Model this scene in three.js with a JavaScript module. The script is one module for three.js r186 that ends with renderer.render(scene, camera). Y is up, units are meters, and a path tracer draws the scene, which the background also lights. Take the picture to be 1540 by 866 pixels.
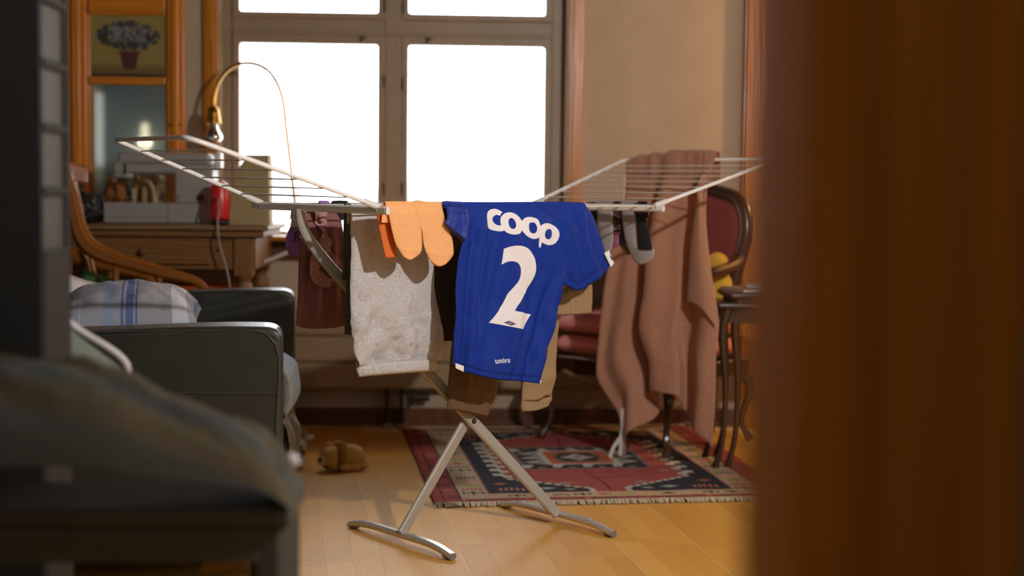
import * as THREE from 'three';
import { RoundedBoxGeometry } from 'three/addons/geometries/RoundedBoxGeometry.js';
import { mergeGeometries, toCreasedNormals } from 'three/addons/utils/BufferGeometryUtils.js';
import { ImprovedNoise } from 'three/addons/math/ImprovedNoise.js';

// ---------------------------------------------------------------- camera, sky, exposure
const scene = new THREE.Scene();
const FOCAL = 2139, CX = 770, CY = 433;                       // pixels of the 1540 x 866 frame
const camera = new THREE.PerspectiveCamera(2 * Math.atan(CY / FOCAL) * 180 / Math.PI, 1540 / 866, 0.05, 300);
camera.position.set(0, 1, 0);
camera.rotation.order = 'YXZ';
camera.rotation.set(-3.75 * Math.PI / 180, -2.5 * Math.PI / 180, 0.011);
camera.focus = 4.0;
camera.userData.fStop = 1.5;
camera.updateMatrixWorld(true);

scene.background = new THREE.Color(0.93, 0.97, 1.0);          // even overcast sky
scene.backgroundIntensity = 6;

const renderer = new THREE.WebGLRenderer({ antialias: true });
renderer.toneMapping = THREE.LinearToneMapping;
renderer.toneMappingExposure = 1.0;
renderer.shadowMap.enabled = true;

// strengths of the room's lamps (candela); each lamp is built further down
const LAMP = { ceiling: 17, wall: 4.6, hall: 1.2, slim: 0.05 };

// ---------------------------------------------------------------- small helpers
const V = (x, y, z) => new THREE.Vector3(x, y, z);
const lerp = (a, b, t) => a + (b - a) * t, clamp = (x, a = 0, b = 1) => Math.min(b, Math.max(a, x));
const smooth = (a, b, x) => { const t = clamp((x - a) / (b - a)); return t * t * (3 - 2 * t); };
let seed = 7;
const rnd = () => { seed = (seed * 1664525 + 1013904223) >>> 0; return seed / 4294967296; };
const perlin = new ImprovedNoise();
const noise = (x, y = 0, z = 0.37) => perlin.noise(x, y, z);
const fbm = (x, y, z = 0.37, o = 4) => { let s = 0, a = 0.5; for (let i = 0; i < o; i++) { s += a * noise(x, y, z + i * 7.1); x *= 2.03; y *= 2.03; a *= 0.5; } return s; };

// where a line of sight meets a plane of the room: used to read real places off the photograph
function sight(px, py) { return V((px - CX) / FOCAL, -(py - CY) / FOCAL, -1).applyQuaternion(camera.quaternion); }
function onFloor(px, py, y = 0) { const d = sight(px, py); return camera.position.clone().addScaledVector(d, (y - 1) / d.y); }
function onWall(px, py, z) { const d = sight(px, py); return camera.position.clone().addScaledVector(d, z / d.z); }
const bx = (px, z, py = 300) => onWall(px, py, z).x, by = (py, z, px = 500) => onWall(px, py, z).y;

const used = new Map();
function numbered(name) { const n = used.get(name) ?? 0; used.set(name, n + 1); return n ? `${name}_${String(n).padStart(3, '0')}` : name; }
const shade = (o) => o.traverse((m) => { if (m.isMesh) { m.castShadow = true; m.receiveShadow = true; } });
function tag(o, label, category, group) { o.userData.label = label; o.userData.category = category; if (group) o.userData.group = group; return o; }
function thing(name, label, category, at = V(0, 0, 0), turn = 0, group) {
  const o = new THREE.Group(); o.name = numbered(name); o.position.copy(at); o.rotation.y = turn; scene.add(o);
  return tag(o, label, category, group);
}
function struct(name, parentless = true) { const o = new THREE.Group(); o.name = name; o.userData.kind = 'structure'; if (parentless) scene.add(o); return o; }
function part(name, geometry, material, parent, label) {
  const g = Array.isArray(geometry) ? join(geometry) : geometry;
  const m = new THREE.Mesh(g, material); m.name = name; m.castShadow = m.receiveShadow = true; parent.add(m);
  if (label) m.userData.label = label;
  return m;
}
function join(list) {
  const plain = list.map((g) => { const c = g.index ? g.toNonIndexed() : g.clone(); for (const k of Object.keys(c.attributes)) if (!['position', 'normal', 'uv'].includes(k)) c.deleteAttribute(k); if (!c.attributes.uv) c.setAttribute('uv', new THREE.BufferAttribute(new Float32Array(c.attributes.position.count * 2), 2)); if (!c.attributes.normal) c.computeVertexNormals(); return c; });
  return mergeGeometries(plain);
}
// a thing whose parts are given in world places: the group stands at its base and the parts are moved to its axes
function settle(o) { o.updateMatrixWorld(true); const inv = o.matrixWorld.clone().invert(); for (const c of o.children) { c.applyMatrix4(inv); } return o; }

// box with world-scaled uv (metres), slightly rounded; centred at (x,y,z)
function metricUV(g, s = 1) {
  const p = g.attributes.position, n = g.attributes.normal, uv = new Float32Array(p.count * 2);
  for (let i = 0; i < p.count; i++) {
    const ax = Math.abs(n.getX(i)), ay = Math.abs(n.getY(i)), az = Math.abs(n.getZ(i)), x = p.getX(i), y = p.getY(i), z = p.getZ(i);
    if (ax >= ay && ax >= az) { uv[2 * i] = z * s; uv[2 * i + 1] = y * s; } else if (ay >= az) { uv[2 * i] = x * s; uv[2 * i + 1] = z * s; } else { uv[2 * i] = x * s; uv[2 * i + 1] = y * s; }
  }
  g.setAttribute('uv', new THREE.BufferAttribute(uv, 2));
  return g;
}
function box(w, h, d, x = 0, y = 0, z = 0, r = 0.003, swap = false) {
  const g = r > 0 ? new RoundedBoxGeometry(w, h, d, 2, Math.min(r, w / 2.01, h / 2.01, d / 2.01)) : new THREE.BoxGeometry(w, h, d);
  g.translate(x, y, z); metricUV(g);
  if (swap) { const u = g.attributes.uv; for (let i = 0; i < u.count; i++) u.setXY(i, u.getY(i), u.getX(i)); }
  return g;
}
const span = (x0, x1, y0, y1, z0, z1, r = 0.003, swap = false) => box(x1 - x0, y1 - y0, Math.abs(z1 - z0), (x0 + x1) / 2, (y0 + y1) / 2, (z0 + z1) / 2, r, swap);
function lathe(profile, seg = 28) { return new THREE.LatheGeometry(profile.map(([r, y]) => new THREE.Vector2(r, y)), seg); }
function rodBetween(a, b, r, seg = 8) {
  const d = b.clone().sub(a), g = new THREE.CylinderGeometry(r, r, d.length(), seg);
  g.applyQuaternion(new THREE.Quaternion().setFromUnitVectors(V(0, 1, 0), d.clone().normalize()));
  const m = a.clone().add(b).multiplyScalar(0.5); return g.translate(m.x, m.y, m.z);
}
function tube(points, r, seg = 60, radial = 10, closed = false, tension = 0.5) { return new THREE.TubeGeometry(new THREE.CatmullRomCurve3(points, closed, 'centripetal', tension), seg, r, radial, closed); }
// a chamfered bar swept along points; w lies across the path square to side, t lies along side; scale(i) narrows it
function sweepBar(points, side, w, t, scale) {
  const n = points.length, ring = [], c = 0.3 * Math.min(w, t), s2 = side.clone().normalize();
  const sec = [[-w / 2 + c, -t / 2], [w / 2 - c, -t / 2], [w / 2, -t / 2 + c], [w / 2, t / 2 - c], [w / 2 - c, t / 2], [-w / 2 + c, t / 2], [-w / 2, t / 2 - c], [-w / 2, -t / 2 + c]];
  const pos = [], uv = [], idx = [];
  let run = 0;
  for (let i = 0; i < n; i++) {
    const T = points[Math.min(n - 1, i + 1)].clone().sub(points[Math.max(0, i - 1)]).normalize(), N = new THREE.Vector3().crossVectors(T, s2).normalize(), B = new THREE.Vector3().crossVectors(N, T).normalize(), k = scale ? scale(i / (n - 1)) : 1;
    if (i) run += points[i].distanceTo(points[i - 1]);
    for (let j = 0; j <= 8; j++) { const q = sec[j % 8], p = points[i].clone().addScaledVector(N, q[0] * k).addScaledVector(B, q[1] * k); pos.push(p.x, p.y, p.z); uv.push(j * 0.012, run); }
  }
  for (let i = 0; i < n - 1; i++) for (let j = 0; j < 8; j++) { const a = i * 9 + j, b = a + 9; idx.push(a, a + 1, b, b, a + 1, b + 1); }
  for (const [e, flip] of [[0, 1], [n - 1, 0]]) { const base = pos.length / 3, p = points[e]; pos.push(p.x, p.y, p.z); uv.push(0, 0); for (let j = 0; j < 8; j++) flip ? idx.push(base, e * 9 + j + 1, e * 9 + j) : idx.push(base, e * 9 + j, e * 9 + j + 1); }
  const g = new THREE.BufferGeometry(); g.setAttribute('position', new THREE.Float32BufferAttribute(pos, 3)); g.setAttribute('uv', new THREE.Float32BufferAttribute(uv, 2)); g.setIndex(idx);
  const out = toCreasedNormals(g, 0.7); return out;
}
const through = (pts, n = 40) => new THREE.CatmullRomCurve3(pts, false, 'centripetal').getSpacedPoints(n);

// ---------------------------------------------------------------- textures and materials
function canvasTexture(w, h, draw, rep = true) {
  const c = document.createElement('canvas'); c.width = w; c.height = h; draw(c.getContext('2d'), w, h);
  const t = new THREE.CanvasTexture(c); t.colorSpace = THREE.SRGBColorSpace; t.wrapS = t.wrapT = rep ? THREE.RepeatWrapping : THREE.ClampToEdgeWrapping; t.anisotropy = 8; return t;
}
function dataTexture(n, fn, srgb) {                            // fn(u, v) -> [r, g, b] in 0..1
  const a = new Uint8Array(n * n * 4);
  for (let j = 0; j < n; j++) for (let i = 0; i < n; i++) { const c = fn(i / n, j / n), k = (j * n + i) * 4; a[k] = clamp(c[0]) * 255; a[k + 1] = clamp(c[1]) * 255; a[k + 2] = clamp(c[2]) * 255; a[k + 3] = 255; }
  const t = new THREE.DataTexture(a, n, n); t.magFilter = t.minFilter = THREE.LinearFilter; t.wrapS = t.wrapT = THREE.RepeatWrapping; if (srgb) t.colorSpace = THREE.SRGBColorSpace; t.needsUpdate = true; return t;
}
// noise that tiles: blend of two lookups
const tiled = (f) => (u, v) => { const a = f(u, v), b = f(u - 1, v), c = f(u, v - 1), d = f(u - 1, v - 1), wu = smooth(0.8, 1, u), wv = smooth(0.8, 1, v); return lerp(lerp(a, b, wu), lerp(c, d, wu), wv); };
const at = (t, x, y) => { const c = t.clone(); c.repeat.set(x, y); c.needsUpdate = true; return c; };

const grainField = tiled((u, v) => 0.5 + 0.55 * fbm(u * 34, v * 2.2, 1.3, 4) + 0.22 * Math.sin((u * 9 + 1.6 * fbm(u * 2, v * 0.9, 4.2, 2)) * 6.28 * 2));
const woodMap = (lo, hi, s = 1) => dataTexture(256, (u, v) => { const k = clamp(0.5 + (grainField(u, v) - 0.5) * s); return [0, 1, 2].map((i) => lerp(lo[i], hi[i], k) / 255); }, true);
const grainBump = dataTexture(256, (u, v) => { const k = grainField(u, v); return [k, k, k]; });
const clothBump = dataTexture(256, (u, v) => { const w = 0.5 + 0.25 * Math.sin(u * 6.2832 * 40) * Math.cos(v * 6.2832 * 40) + 0.25 * Math.sin((u + v) * 6.2832 * 20) * 0.4; return [w, w, w]; });
const fleeceField = tiled((u, v) => 0.5 + 0.9 * fbm(u * 42, v * 42, 2.2, 3));
const fleeceBump = dataTexture(256, (u, v) => { const k = fleeceField(u, v); return [k, k, k]; });
const softField = tiled((u, v) => 0.5 + 0.8 * fbm(u * 6, v * 6, 5.2, 4));
const softBump = dataTexture(256, (u, v) => { const k = softField(u, v); return [k, k, k]; });
const mottled = (lo, hi, field = softField) => dataTexture(256, (u, v) => { const k = clamp(field(u, v)); return [0, 1, 2].map((i) => lerp(lo[i], hi[i], k) / 255); }, true);

const std = (o) => new THREE.MeshStandardMaterial({ roughness: 0.7, metalness: 0, side: THREE.DoubleSide, ...o });
const phys = (o) => new THREE.MeshPhysicalMaterial({ roughness: 0.7, metalness: 0, side: THREE.DoubleSide, ...o });
const M = {};
M.plaster = std({ map: at(mottled([174, 150, 124], [185, 161, 135]), 0.8, 0.8), bumpMap: at(softBump, 1.5, 1.5), bumpScale: 0.002, roughness: 0.85 });
M.ceiling = std({ map: at(woodMap([86, 62, 38], [112, 82, 52]), 2, 1), roughness: 0.6 });
M.blueGrey = std({ map: at(mottled([106, 116, 118], [116, 126, 128]), 0.8, 0.8), roughness: 0.85, bumpMap: softBump, bumpScale: 0.002 });
M.hallWall = std({ color: 0x6e6152, roughness: 0.85, bumpMap: softBump, bumpScale: 0.002 });
M.windowPaint = std({ map: at(mottled([142, 119, 92], [154, 131, 103]), 2, 2), bumpMap: at(grainBump, 4, 1.2), bumpScale: 0.0008, roughness: 0.45 });
M.pine = std({ map: at(woodMap([156, 88, 10], [202, 128, 26]), 3, 1.2), bumpMap: at(grainBump, 3, 1.2), bumpScale: 0.0006, roughness: 0.32 });
M.honey = phys({ map: at(woodMap([178, 94, 10], [222, 140, 32]), 3, 1.2), bumpMap: at(grainBump, 3, 1.2), bumpScale: 0.0006, roughness: 0.3, clearcoat: 0.4, clearcoatRoughness: 0.2 });
M.jamb = phys({ map: at(woodMap([150, 100, 26], [192, 134, 42]), 3, 1), bumpMap: at(grainBump, 3, 1), bumpScale: 0.0005, roughness: 0.75 });
M.deskWood = std({ map: at(woodMap([100, 64, 24], [134, 90, 40]), 3, 1.2), bumpMap: at(grainBump, 3, 1.2), bumpScale: 0.0008, roughness: 0.5 });
M.deskTop = std({ map: at(woodMap([96, 72, 46], [150, 112, 68]), 3, 1.2), bumpMap: at(grainBump, 3, 1.2), bumpScale: 0.001, roughness: 0.55 });
M.bentWood = phys({ map: at(woodMap([112, 62, 16], [154, 90, 30]), 6, 2), roughness: 0.28, clearcoat: 0.3, clearcoatRoughness: 0.2 });
M.darkWood = phys({ map: at(woodMap([40, 22, 12], [66, 38, 20]), 5, 2), roughness: 0.3, clearcoat: 0.4, clearcoatRoughness: 0.25 });
M.blackWood = std({ map: at(woodMap([8, 6, 5], [14, 11, 9]), 3, 1), roughness: 0.8 });
M.baseboard = std({ map: at(woodMap([78, 40, 12], [104, 56, 18]), 1.2, 3), roughness: 0.45 });
M.floorSeam = std({ color: 0xd8bd8c, roughness: 0.6 });
M.floorWood = [[[192, 140, 56], [208, 156, 72]], [[187, 135, 51], [203, 151, 67]], [[196, 145, 64], [212, 162, 80]], [[182, 130, 50], [200, 148, 66]], [[190, 138, 54], [207, 155, 72]]].map(([a, b]) => phys({ map: at(woodMap(a, b, 0.8), 7, 1.6), roughness: 0.4, specularIntensity: 0.6, bumpMap: at(grainBump, 8, 2), bumpScale: 0.0002 }));
M.rackSteel = std({ color: 0xece9e4, roughness: 0.4, metalness: 0, bumpMap: softBump, bumpScale: 0.0001 });
M.rackLeg = std({ color: 0xa8a094, roughness: 0.38, metalness: 0.2 });
M.footSteel = std({ color: 0xd4d0c8, roughness: 0.26, metalness: 0.55 });
M.rackWire = std({ color: 0xd6d0c8, roughness: 0.4, metalness: 0.2 });
M.whitePlastic = std({ color: 0xdcd8d2, roughness: 0.45 });
M.greyPlastic = std({ color: 0x77716a, roughness: 0.4 });
M.chrome = std({ color: 0xd8d8d8, roughness: 0.12, metalness: 1 });
M.brass = std({ color: 0xb8873a, roughness: 0.25, metalness: 1 });
M.blackPlastic = std({ color: 0x17161a, roughness: 0.45 });
M.machine = std({ map: at(mottled([142, 134, 128], [152, 144, 138]), 2, 2), roughness: 0.45 });
M.machineSeam = std({ color: 0x6d655f, roughness: 0.6 });
M.redPlastic = phys({ color: 0xc4141c, roughness: 0.3, clearcoat: 0.4 });
M.board = std({ map: at(mottled([148, 126, 84], [160, 138, 96]), 2, 2), roughness: 0.7, bumpMap: at(softBump, 8, 8), bumpScale: 0.0004 });
M.leather = phys({ map: at(mottled([36, 38, 35], [46, 48, 44]), 3, 3), bumpMap: at(fleeceBump, 6, 6), bumpScale: 0.0004, roughness: 0.36, clearcoat: 0.6, clearcoatRoughness: 0.3 });
M.leatherPale = phys({ map: at(mottled([120, 118, 108], [140, 136, 124]), 3, 3), bumpMap: at(softBump, 8, 8), bumpScale: 0.003, roughness: 0.4 });
M.glass = phys({ color: 0xffffff, transmission: 1, thickness: 0, roughness: 0.0, ior: 1.45 });
M.mirror = std({ color: 0xe6ebe8, roughness: 0.03, metalness: 1 });
M.radiator = std({ map: at(mottled([146, 122, 90], [156, 132, 100]), 2, 2), roughness: 0.45 });
M.pipe = std({ color: 0x3a332b, roughness: 0.4, metalness: 0.4 });
M.redVelvet = phys({ map: at(mottled([104, 40, 32], [124, 52, 42]), 4, 4), roughness: 0.85, bumpMap: at(fleeceBump, 6, 6), bumpScale: 0.0008 });
M.pinkVelvet = phys({ map: at(mottled([232, 142, 134], [244, 158, 150]), 4, 4), roughness: 0.8, sheen: 0.8, sheenRoughness: 0.5, sheenColor: new THREE.Color(0.9, 0.5, 0.48), bumpMap: at(fleeceBump, 6, 6), bumpScale: 0.0008 });
const cloth = (lo, hi, rep = 9, bump = 0.0006, tex = clothBump, extra = {}) => phys({ map: at(mottled(lo, hi, fleeceField), rep * 0.4, rep * 0.4), bumpMap: at(tex, rep, rep), bumpScale: bump, roughness: 0.9, sheen: 0.25, sheenRoughness: 0.6, sheenColor: new THREE.Color(...lo.map((c) => (c / 255) ** 2)), ...extra });
M.jersey = cloth([14, 38, 128], [20, 48, 146], 14, 0.0003, clothBump, { roughness: 0.62 });
M.orangeKnit = cloth([232, 164, 104], [244, 180, 122], 10, 0.0007, fleeceBump);
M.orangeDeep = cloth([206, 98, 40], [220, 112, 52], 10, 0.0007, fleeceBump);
M.greyFleece = cloth([166, 160, 158], [206, 200, 198], 10, 0.0009, fleeceBump);
M.charcoal = cloth([74, 64, 54], [88, 78, 68], 8, 0.0006);
M.greenGrey = cloth([92, 96, 86], [110, 114, 102], 8, 0.0006);
M.brownCord = cloth([92, 68, 42], [112, 84, 54], 8, 0.0007);
M.tanTwill = cloth([144, 116, 84], [160, 132, 98], 9, 0.0007);
M.maroon = cloth([122, 76, 80], [138, 90, 92], 8, 0.0007, fleeceBump);
M.maroonFrill = cloth([170, 122, 120], [186, 136, 132], 8, 0.0007, fleeceBump);
M.peach = cloth([180, 127, 98], [196, 143, 112], 7, 0.0016, fleeceBump, { transmission: 0.3, thickness: 0 });
M.peachInside = cloth([222, 128, 92], [232, 142, 106], 7, 0.0016, fleeceBump, { transmission: 0.4, thickness: 0 });
M.peachHem = cloth([220, 186, 168], [234, 200, 182], 7, 0.001, fleeceBump);
M.blackKnit = cloth([18, 18, 22], [28, 28, 32], 10, 0.0008, fleeceBump);
M.soleGrey = cloth([150, 142, 142], [172, 164, 163], 10, 0.0008, fleeceBump);
M.purpleKnit = cloth([136, 104, 188], [152, 120, 204], 10, 0.0007, fleeceBump);
M.whiteKnit = cloth([206, 198, 200], [222, 216, 216], 10, 0.0007, fleeceBump);
M.magentaKnit = cloth([168, 92, 128], [190, 112, 146], 10, 0.0007, fleeceBump);
M.blueTowel = cloth([158, 184, 206], [180, 204, 222], 6, 0.002, fleeceBump);
M.greyCushion = cloth([96, 88, 84], [124, 114, 108], 6, 0.001, fleeceBump);
M.greenKnit = cloth([52, 86, 44], [72, 108, 58], 8, 0.002, fleeceBump);
M.printWhite = cloth([226, 220, 222], [236, 230, 232], 12, 0.0003);
M.label = std({ color: 0xdad2cc, roughness: 0.7 });
// ================================================================ the room
const ZB = -6.13, XL = -2.75, XR = 2.7, ZF = -0.85, CEIL = 2.55, WT = 0.28;
function slab(name, list, m) { const g = join(list); const o = part(name, g, m, scene); o.userData.kind = 'structure'; return o; }
const WIN = { x0: -0.985, x1: 0.495, y0: 0.797, y1: 2.2 };
slab('wall_back', [
  span(XL - 0.2, WIN.x0, -0.1, CEIL + 0.1, ZB - WT, ZB, 0), span(WIN.x1, XR + 0.2, -0.1, CEIL + 0.1, ZB - WT, ZB, 0),
  span(WIN.x0, WIN.x1, -0.1, WIN.y0, ZB - WT, ZB, 0), span(WIN.x0, WIN.x1, WIN.y1, CEIL + 0.1, ZB - WT, ZB, 0)], M.plaster);
slab('wall_left', [span(XL - 0.2, XL, -0.1, CEIL + 0.1, ZB, 1.5, 0)], M.blueGrey);
slab('wall_right', [span(XR, XR + 0.2, -0.1, CEIL + 0.1, ZB, 1.5, 0)], M.blueGrey);
const DX0 = -0.86, DX1 = 0.19;                                        // the doorway that the picture is taken through
slab('wall_front', [span(XL, DX0, 0, CEIL, ZF, ZF + 0.12, 0), span(DX1, XR, 0, CEIL, ZF, ZF + 0.12, 0), span(DX0, DX1, 2.06, CEIL, ZF, ZF + 0.12, 0)], M.blueGrey);
slab('wall_hall', [span(XL - 0.2, XR + 0.2, -0.1, CEIL + 0.1, 1.5, 1.7, 0), span(-1.5, -1.4, 0, CEIL, ZF + 0.12, 1.5, 0), span(1.3, 1.4, 0, CEIL, ZF + 0.12, 1.5, 0)], M.hallWall);
slab('ceiling', [span(XL - 0.2, XR + 0.2, CEIL, CEIL + 0.15, ZB, 1.5, 0)], M.ceiling);

// floor: boards of three strips each, running from the window towards the doorway, a pale seam between boards
{
  const floor = struct('floor');
  part('subfloor', span(XL - 0.2, XR + 0.2, -0.12, -0.0007, ZB, 1.5, 0), M.floorSeam, floor);
  const dir = V(0.1215, 0, 0.9926), across = V(0.9926, 0, -0.1215), o = onFloor(538.3, 718.5), wB = 0.2275, wS = wB / 3, rest = M.floorWood.map(() => []);
  const turn = Math.atan2(dir.x, dir.z), shapes = [];
  for (let k = 0; k < 5; k++) shapes.push(null);
  const plank = (q, s, len, w) => { const g = box(w, 0.012, len, 0, -0.006, 0, 0.0003); const ru = rnd() * 3, rv = rnd() * 3, u = g.attributes.uv; for (let i = 0; i < u.count; i++) u.setXY(i, u.getX(i) + ru, u.getY(i) + rv); g.rotateY(turn); const p = o.clone().addScaledVector(across, q).addScaledVector(dir, s); return [g, p]; };
  let count = 0;
  for (let j = -12; j <= 14; j++) {
    for (let k = 0; k < 3; k++) {
      const q = j * wB + (k + 0.5) * wS;
      let s = -1.9 - rnd() * 0.4;
      while (s < 6.4) {
        const len = 0.34 + rnd() * 0.3, mid = s + len / 2, p = o.clone().addScaledVector(across, q).addScaledVector(dir, mid);
        s += len;
        const zEnd = [mid - len / 2, mid + len / 2].map((t) => o.z + across.z * q + dir.z * t);
        if (zEnd[0] < ZB - 0.1 || zEnd[1] > 1.49 || p.x < XL + 0.02 || p.x > XR - 0.02) continue;
        const seen = p.z < -3.45 && p.x > -1.0 && p.x < 1.2 && count < 290;
        const w = wS - (k === 2 || k === 0 ? 0.0012 : 0.0004), qq = q + (k === 2 ? -0.0006 : k === 0 ? 0.0006 : 0), [g, at_] = plank(qq, mid, len - 0.0006, w), v = Math.floor(rnd() * 5);
        if (seen) { const m = part(count ? `floor_strip_${String(count).padStart(3, '0')}` : 'floor_strip', g, M.floorWood[v], floor); m.position.copy(at_); count++; }
        else { g.translate(at_.x, at_.y, at_.z); rest[v].push(g); }
      }
    }
  }
  rest.forEach((l, v) => { if (l.length) part('floor_strips', join(l), M.floorWood[v], floor).userData.kind = 'stuff'; });
}
// baseboards
function trim(name, list, m) { return slab(name, list, m); }
trim('baseboard_back', [span(XL, bx(1118, ZB), 0, 0.075, ZB, ZB + 0.018, 0.004), span(XL, bx(1118, ZB), 0, 0.022, ZB + 0.018, ZB + 0.032, 0.004)], M.baseboard);
trim('baseboard_left', [span(XL, XL + 0.018, 0, 0.075, ZB + 0.02, ZF, 0.004)], M.baseboard);
trim('baseboard_right', [span(XR - 0.018, XR, 0, 0.075, ZB + 0.02, ZF, 0.004)], M.baseboard);

// window_1: painted frame with four sashes, panes, pine casing, sill
{
  const w = struct('window_1'), zf = -6.2;
  const X = (px, z = zf) => bx(px, z, 180);
  const roundHole = (x0, x1, y0, y1, r) => { const h = new THREE.Path(); h.moveTo(x0 + r, y0); h.lineTo(x1 - r, y0); h.quadraticCurveTo(x1, y0, x1, y0 + r); h.lineTo(x1, y1 - r); h.quadraticCurveTo(x1, y1, x1 - r, y1); h.lineTo(x0 + r, y1); h.quadraticCurveTo(x0, y1, x0, y1 - r); h.lineTo(x0, y0 + r); h.quadraticCurveTo(x0, y0, x0 + r, y0); return h; };
  const sash = (x0, x1, y0, y1, hx0, hx1, hy0, hy1) => {
    const s = new THREE.Shape([[x0, y0], [x1, y0], [x1, y1], [x0, y1]].map((p) => new THREE.Vector2(...p))); s.holes.push(roundHole(hx0, hx1, hy0, hy1, 0.012));
    const g = new THREE.ExtrudeGeometry(s, { depth: 0.03, bevelEnabled: true, bevelSize: 0.005, bevelThickness: 0.006, bevelOffset: -0.005, bevelSegments: 2 }); g.translate(0, 0, zf - 0.02); metricUV(g);
    const m = part('sash', g, M.windowPaint, w);
    part('pane', span(hx0 - 0.012, hx1 + 0.012, hy0 - 0.012, hy1 + 0.012, zf - 0.009, zf - 0.006, 0), M.glass, m);
    return m;
  };
  const yT = 1.637, yB = 0.833, yU = 1.772, top = WIN.y1 - 0.02;
  const a = X(350), b = X(579), c = X(603), d = X(829);
  const s1 = sash(a, b, yB - 0.028, yT + 0.04, X(361), X(568), yB, yT);
  const s2 = sash(c, d, yB - 0.028, yT + 0.04, X(614), X(818), yB, yT);
  sash(a, b, yU - 0.03, top - 0.03, X(361), X(568), yU, top - 0.07);
  sash(c, d, yU - 0.03, top - 0.03, X(614), X(818), yU, top - 0.07);
  // fixed frame: stiles, centre post, transom, head
  part('window_frame', [span(WIN.x0, a + 0.001, WIN.y0, WIN.y1, zf - 0.06, zf + 0.004, 0.004), span(d - 0.001, WIN.x1, WIN.y0, WIN.y1, zf - 0.06, zf + 0.004, 0.004), span(a, d, top - 0.03, WIN.y1, zf - 0.06, zf + 0.004, 0.004), span(a, d, WIN.y0, yB - 0.026, zf - 0.06, zf + 0.002, 0.002)], M.windowPaint, w);
  part('mullion', [span(b - 0.002, c + 0.002, WIN.y0, top, zf - 0.05, zf + 0.016, 0.006)], M.windowPaint, w);
  part('transom', [span(a, d, yT + 0.038, yU - 0.028, zf - 0.05, zf + 0.012, 0.006), span(a, d, yT + 0.034, yT + 0.05, zf, zf + 0.022, 0.005)], M.windowPaint, w);
  // hinges and catches on the centre post
  for (const [px, y] of [[577, 1.48], [606, 1.47], [577, 1.80], [606, 1.80], [577, 1.02], [606, 1.02]]) part('hinge', [lathe([[0, -0.03], [0.0035, -0.029], [0.0035, 0.029], [0, 0.03]], 8).translate(X(px), y, zf + 0.018), span(X(px) - 0.009, X(px) + 0.009, y - 0.02, y + 0.02, zf + 0.012, zf + 0.015, 0.001)], M.pipe, w);
  for (const px of [543, 642]) part('window_catch', [span(X(px) - 0.005, X(px) + 0.005, yT + 0.006, yT + 0.036, zf + 0.012, zf + 0.022, 0.002), span(X(px) - 0.004, X(px) + 0.022, yT + 0.022, yT + 0.03, zf + 0.02, zf + 0.028, 0.002)], M.pipe, w);
  // lining of the opening and the sill
  part('reveal', [span(WIN.x0 - 0.004, WIN.x0 + 0.006, WIN.y0, WIN.y1, zf, ZB + 0.012, 0.001), span(WIN.x1 - 0.006, WIN.x1 + 0.004, WIN.y0, WIN.y1, zf, ZB + 0.012, 0.001), span(WIN.x0, WIN.x1, WIN.y1 - 0.008, WIN.y1, zf, ZB + 0.012, 0.001)], M.windowPaint, w);
  part('window_sill', [span(-1.08, 0.6, 0.797, 0.817, ZB - 0.07, -5.94, 0.006, true)], M.pine, w);
  part('sill_apron', [span(-1.06, 0.58, 0.725, 0.797, ZB, -6.06, 0.004, true)], M.baseboard, w);
}
trim('trim_1', [span(bx(305, ZB + 0.02, 100), WIN.x0 - 0.002, 0.817, 2.3, ZB, ZB + 0.022, 0.004, true), span(bx(309, ZB + 0.02, 100), bx(323, ZB + 0.02, 100), 0.817, 2.3, ZB + 0.02, ZB + 0.028, 0.003)], M.pine);
trim('trim_2', [span(WIN.x1 + 0.002, bx(878, ZB + 0.02, 100), 0.817, 2.3, ZB, ZB + 0.022, 0.004), span(bx(861, ZB + 0.02, 100), bx(873, ZB + 0.02, 100), 0.817, 2.3, ZB + 0.02, ZB + 0.028, 0.003), span(WIN.x0 - 0.08, bx(878, ZB + 0.02, 100), 2.2, 2.29, ZB, ZB + 0.024, 0.004)], M.pine);
// a door in the back wall at the right, mostly behind the near jamb
{
  const x = bx(1118, ZB + 0.02, 150), d = struct('door_1');
  part('door_casing', [span(x, x + 0.1, 0, 2.2, ZB, ZB + 0.025, 0.005), span(x + 0.012, x + 0.03, 0, 2.2, ZB + 0.022, ZB + 0.034, 0.005), span(x + 0.9, x + 1.0, 0, 2.2, ZB, ZB + 0.025, 0.005), span(x, x + 1.0, 2.1, 2.2, ZB, ZB + 0.026, 0.005)], M.pine, d);
  const leaf = part('door_leaf', [span(x + 0.1, x + 0.9, 0.01, 2.1, ZB, ZB + 0.012, 0.003), ...[[0.2, 0.95], [1.1, 1.95]].flatMap(([p, q]) => [span(x + 0.2, x + 0.46, p, q, ZB + 0.01, ZB + 0.02, 0.006), span(x + 0.54, x + 0.8, p, q, ZB + 0.01, ZB + 0.02, 0.006)])], M.pine, d);
  part('door_handle', [rodBetween(V(x + 0.15, 1.02, ZB + 0.012), V(x + 0.15, 1.02, ZB + 0.06), 0.009), rodBetween(V(x + 0.15, 1.02, ZB + 0.055), V(x + 0.26, 1.02, ZB + 0.055), 0.008)], M.brass, leaf);
}
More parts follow.
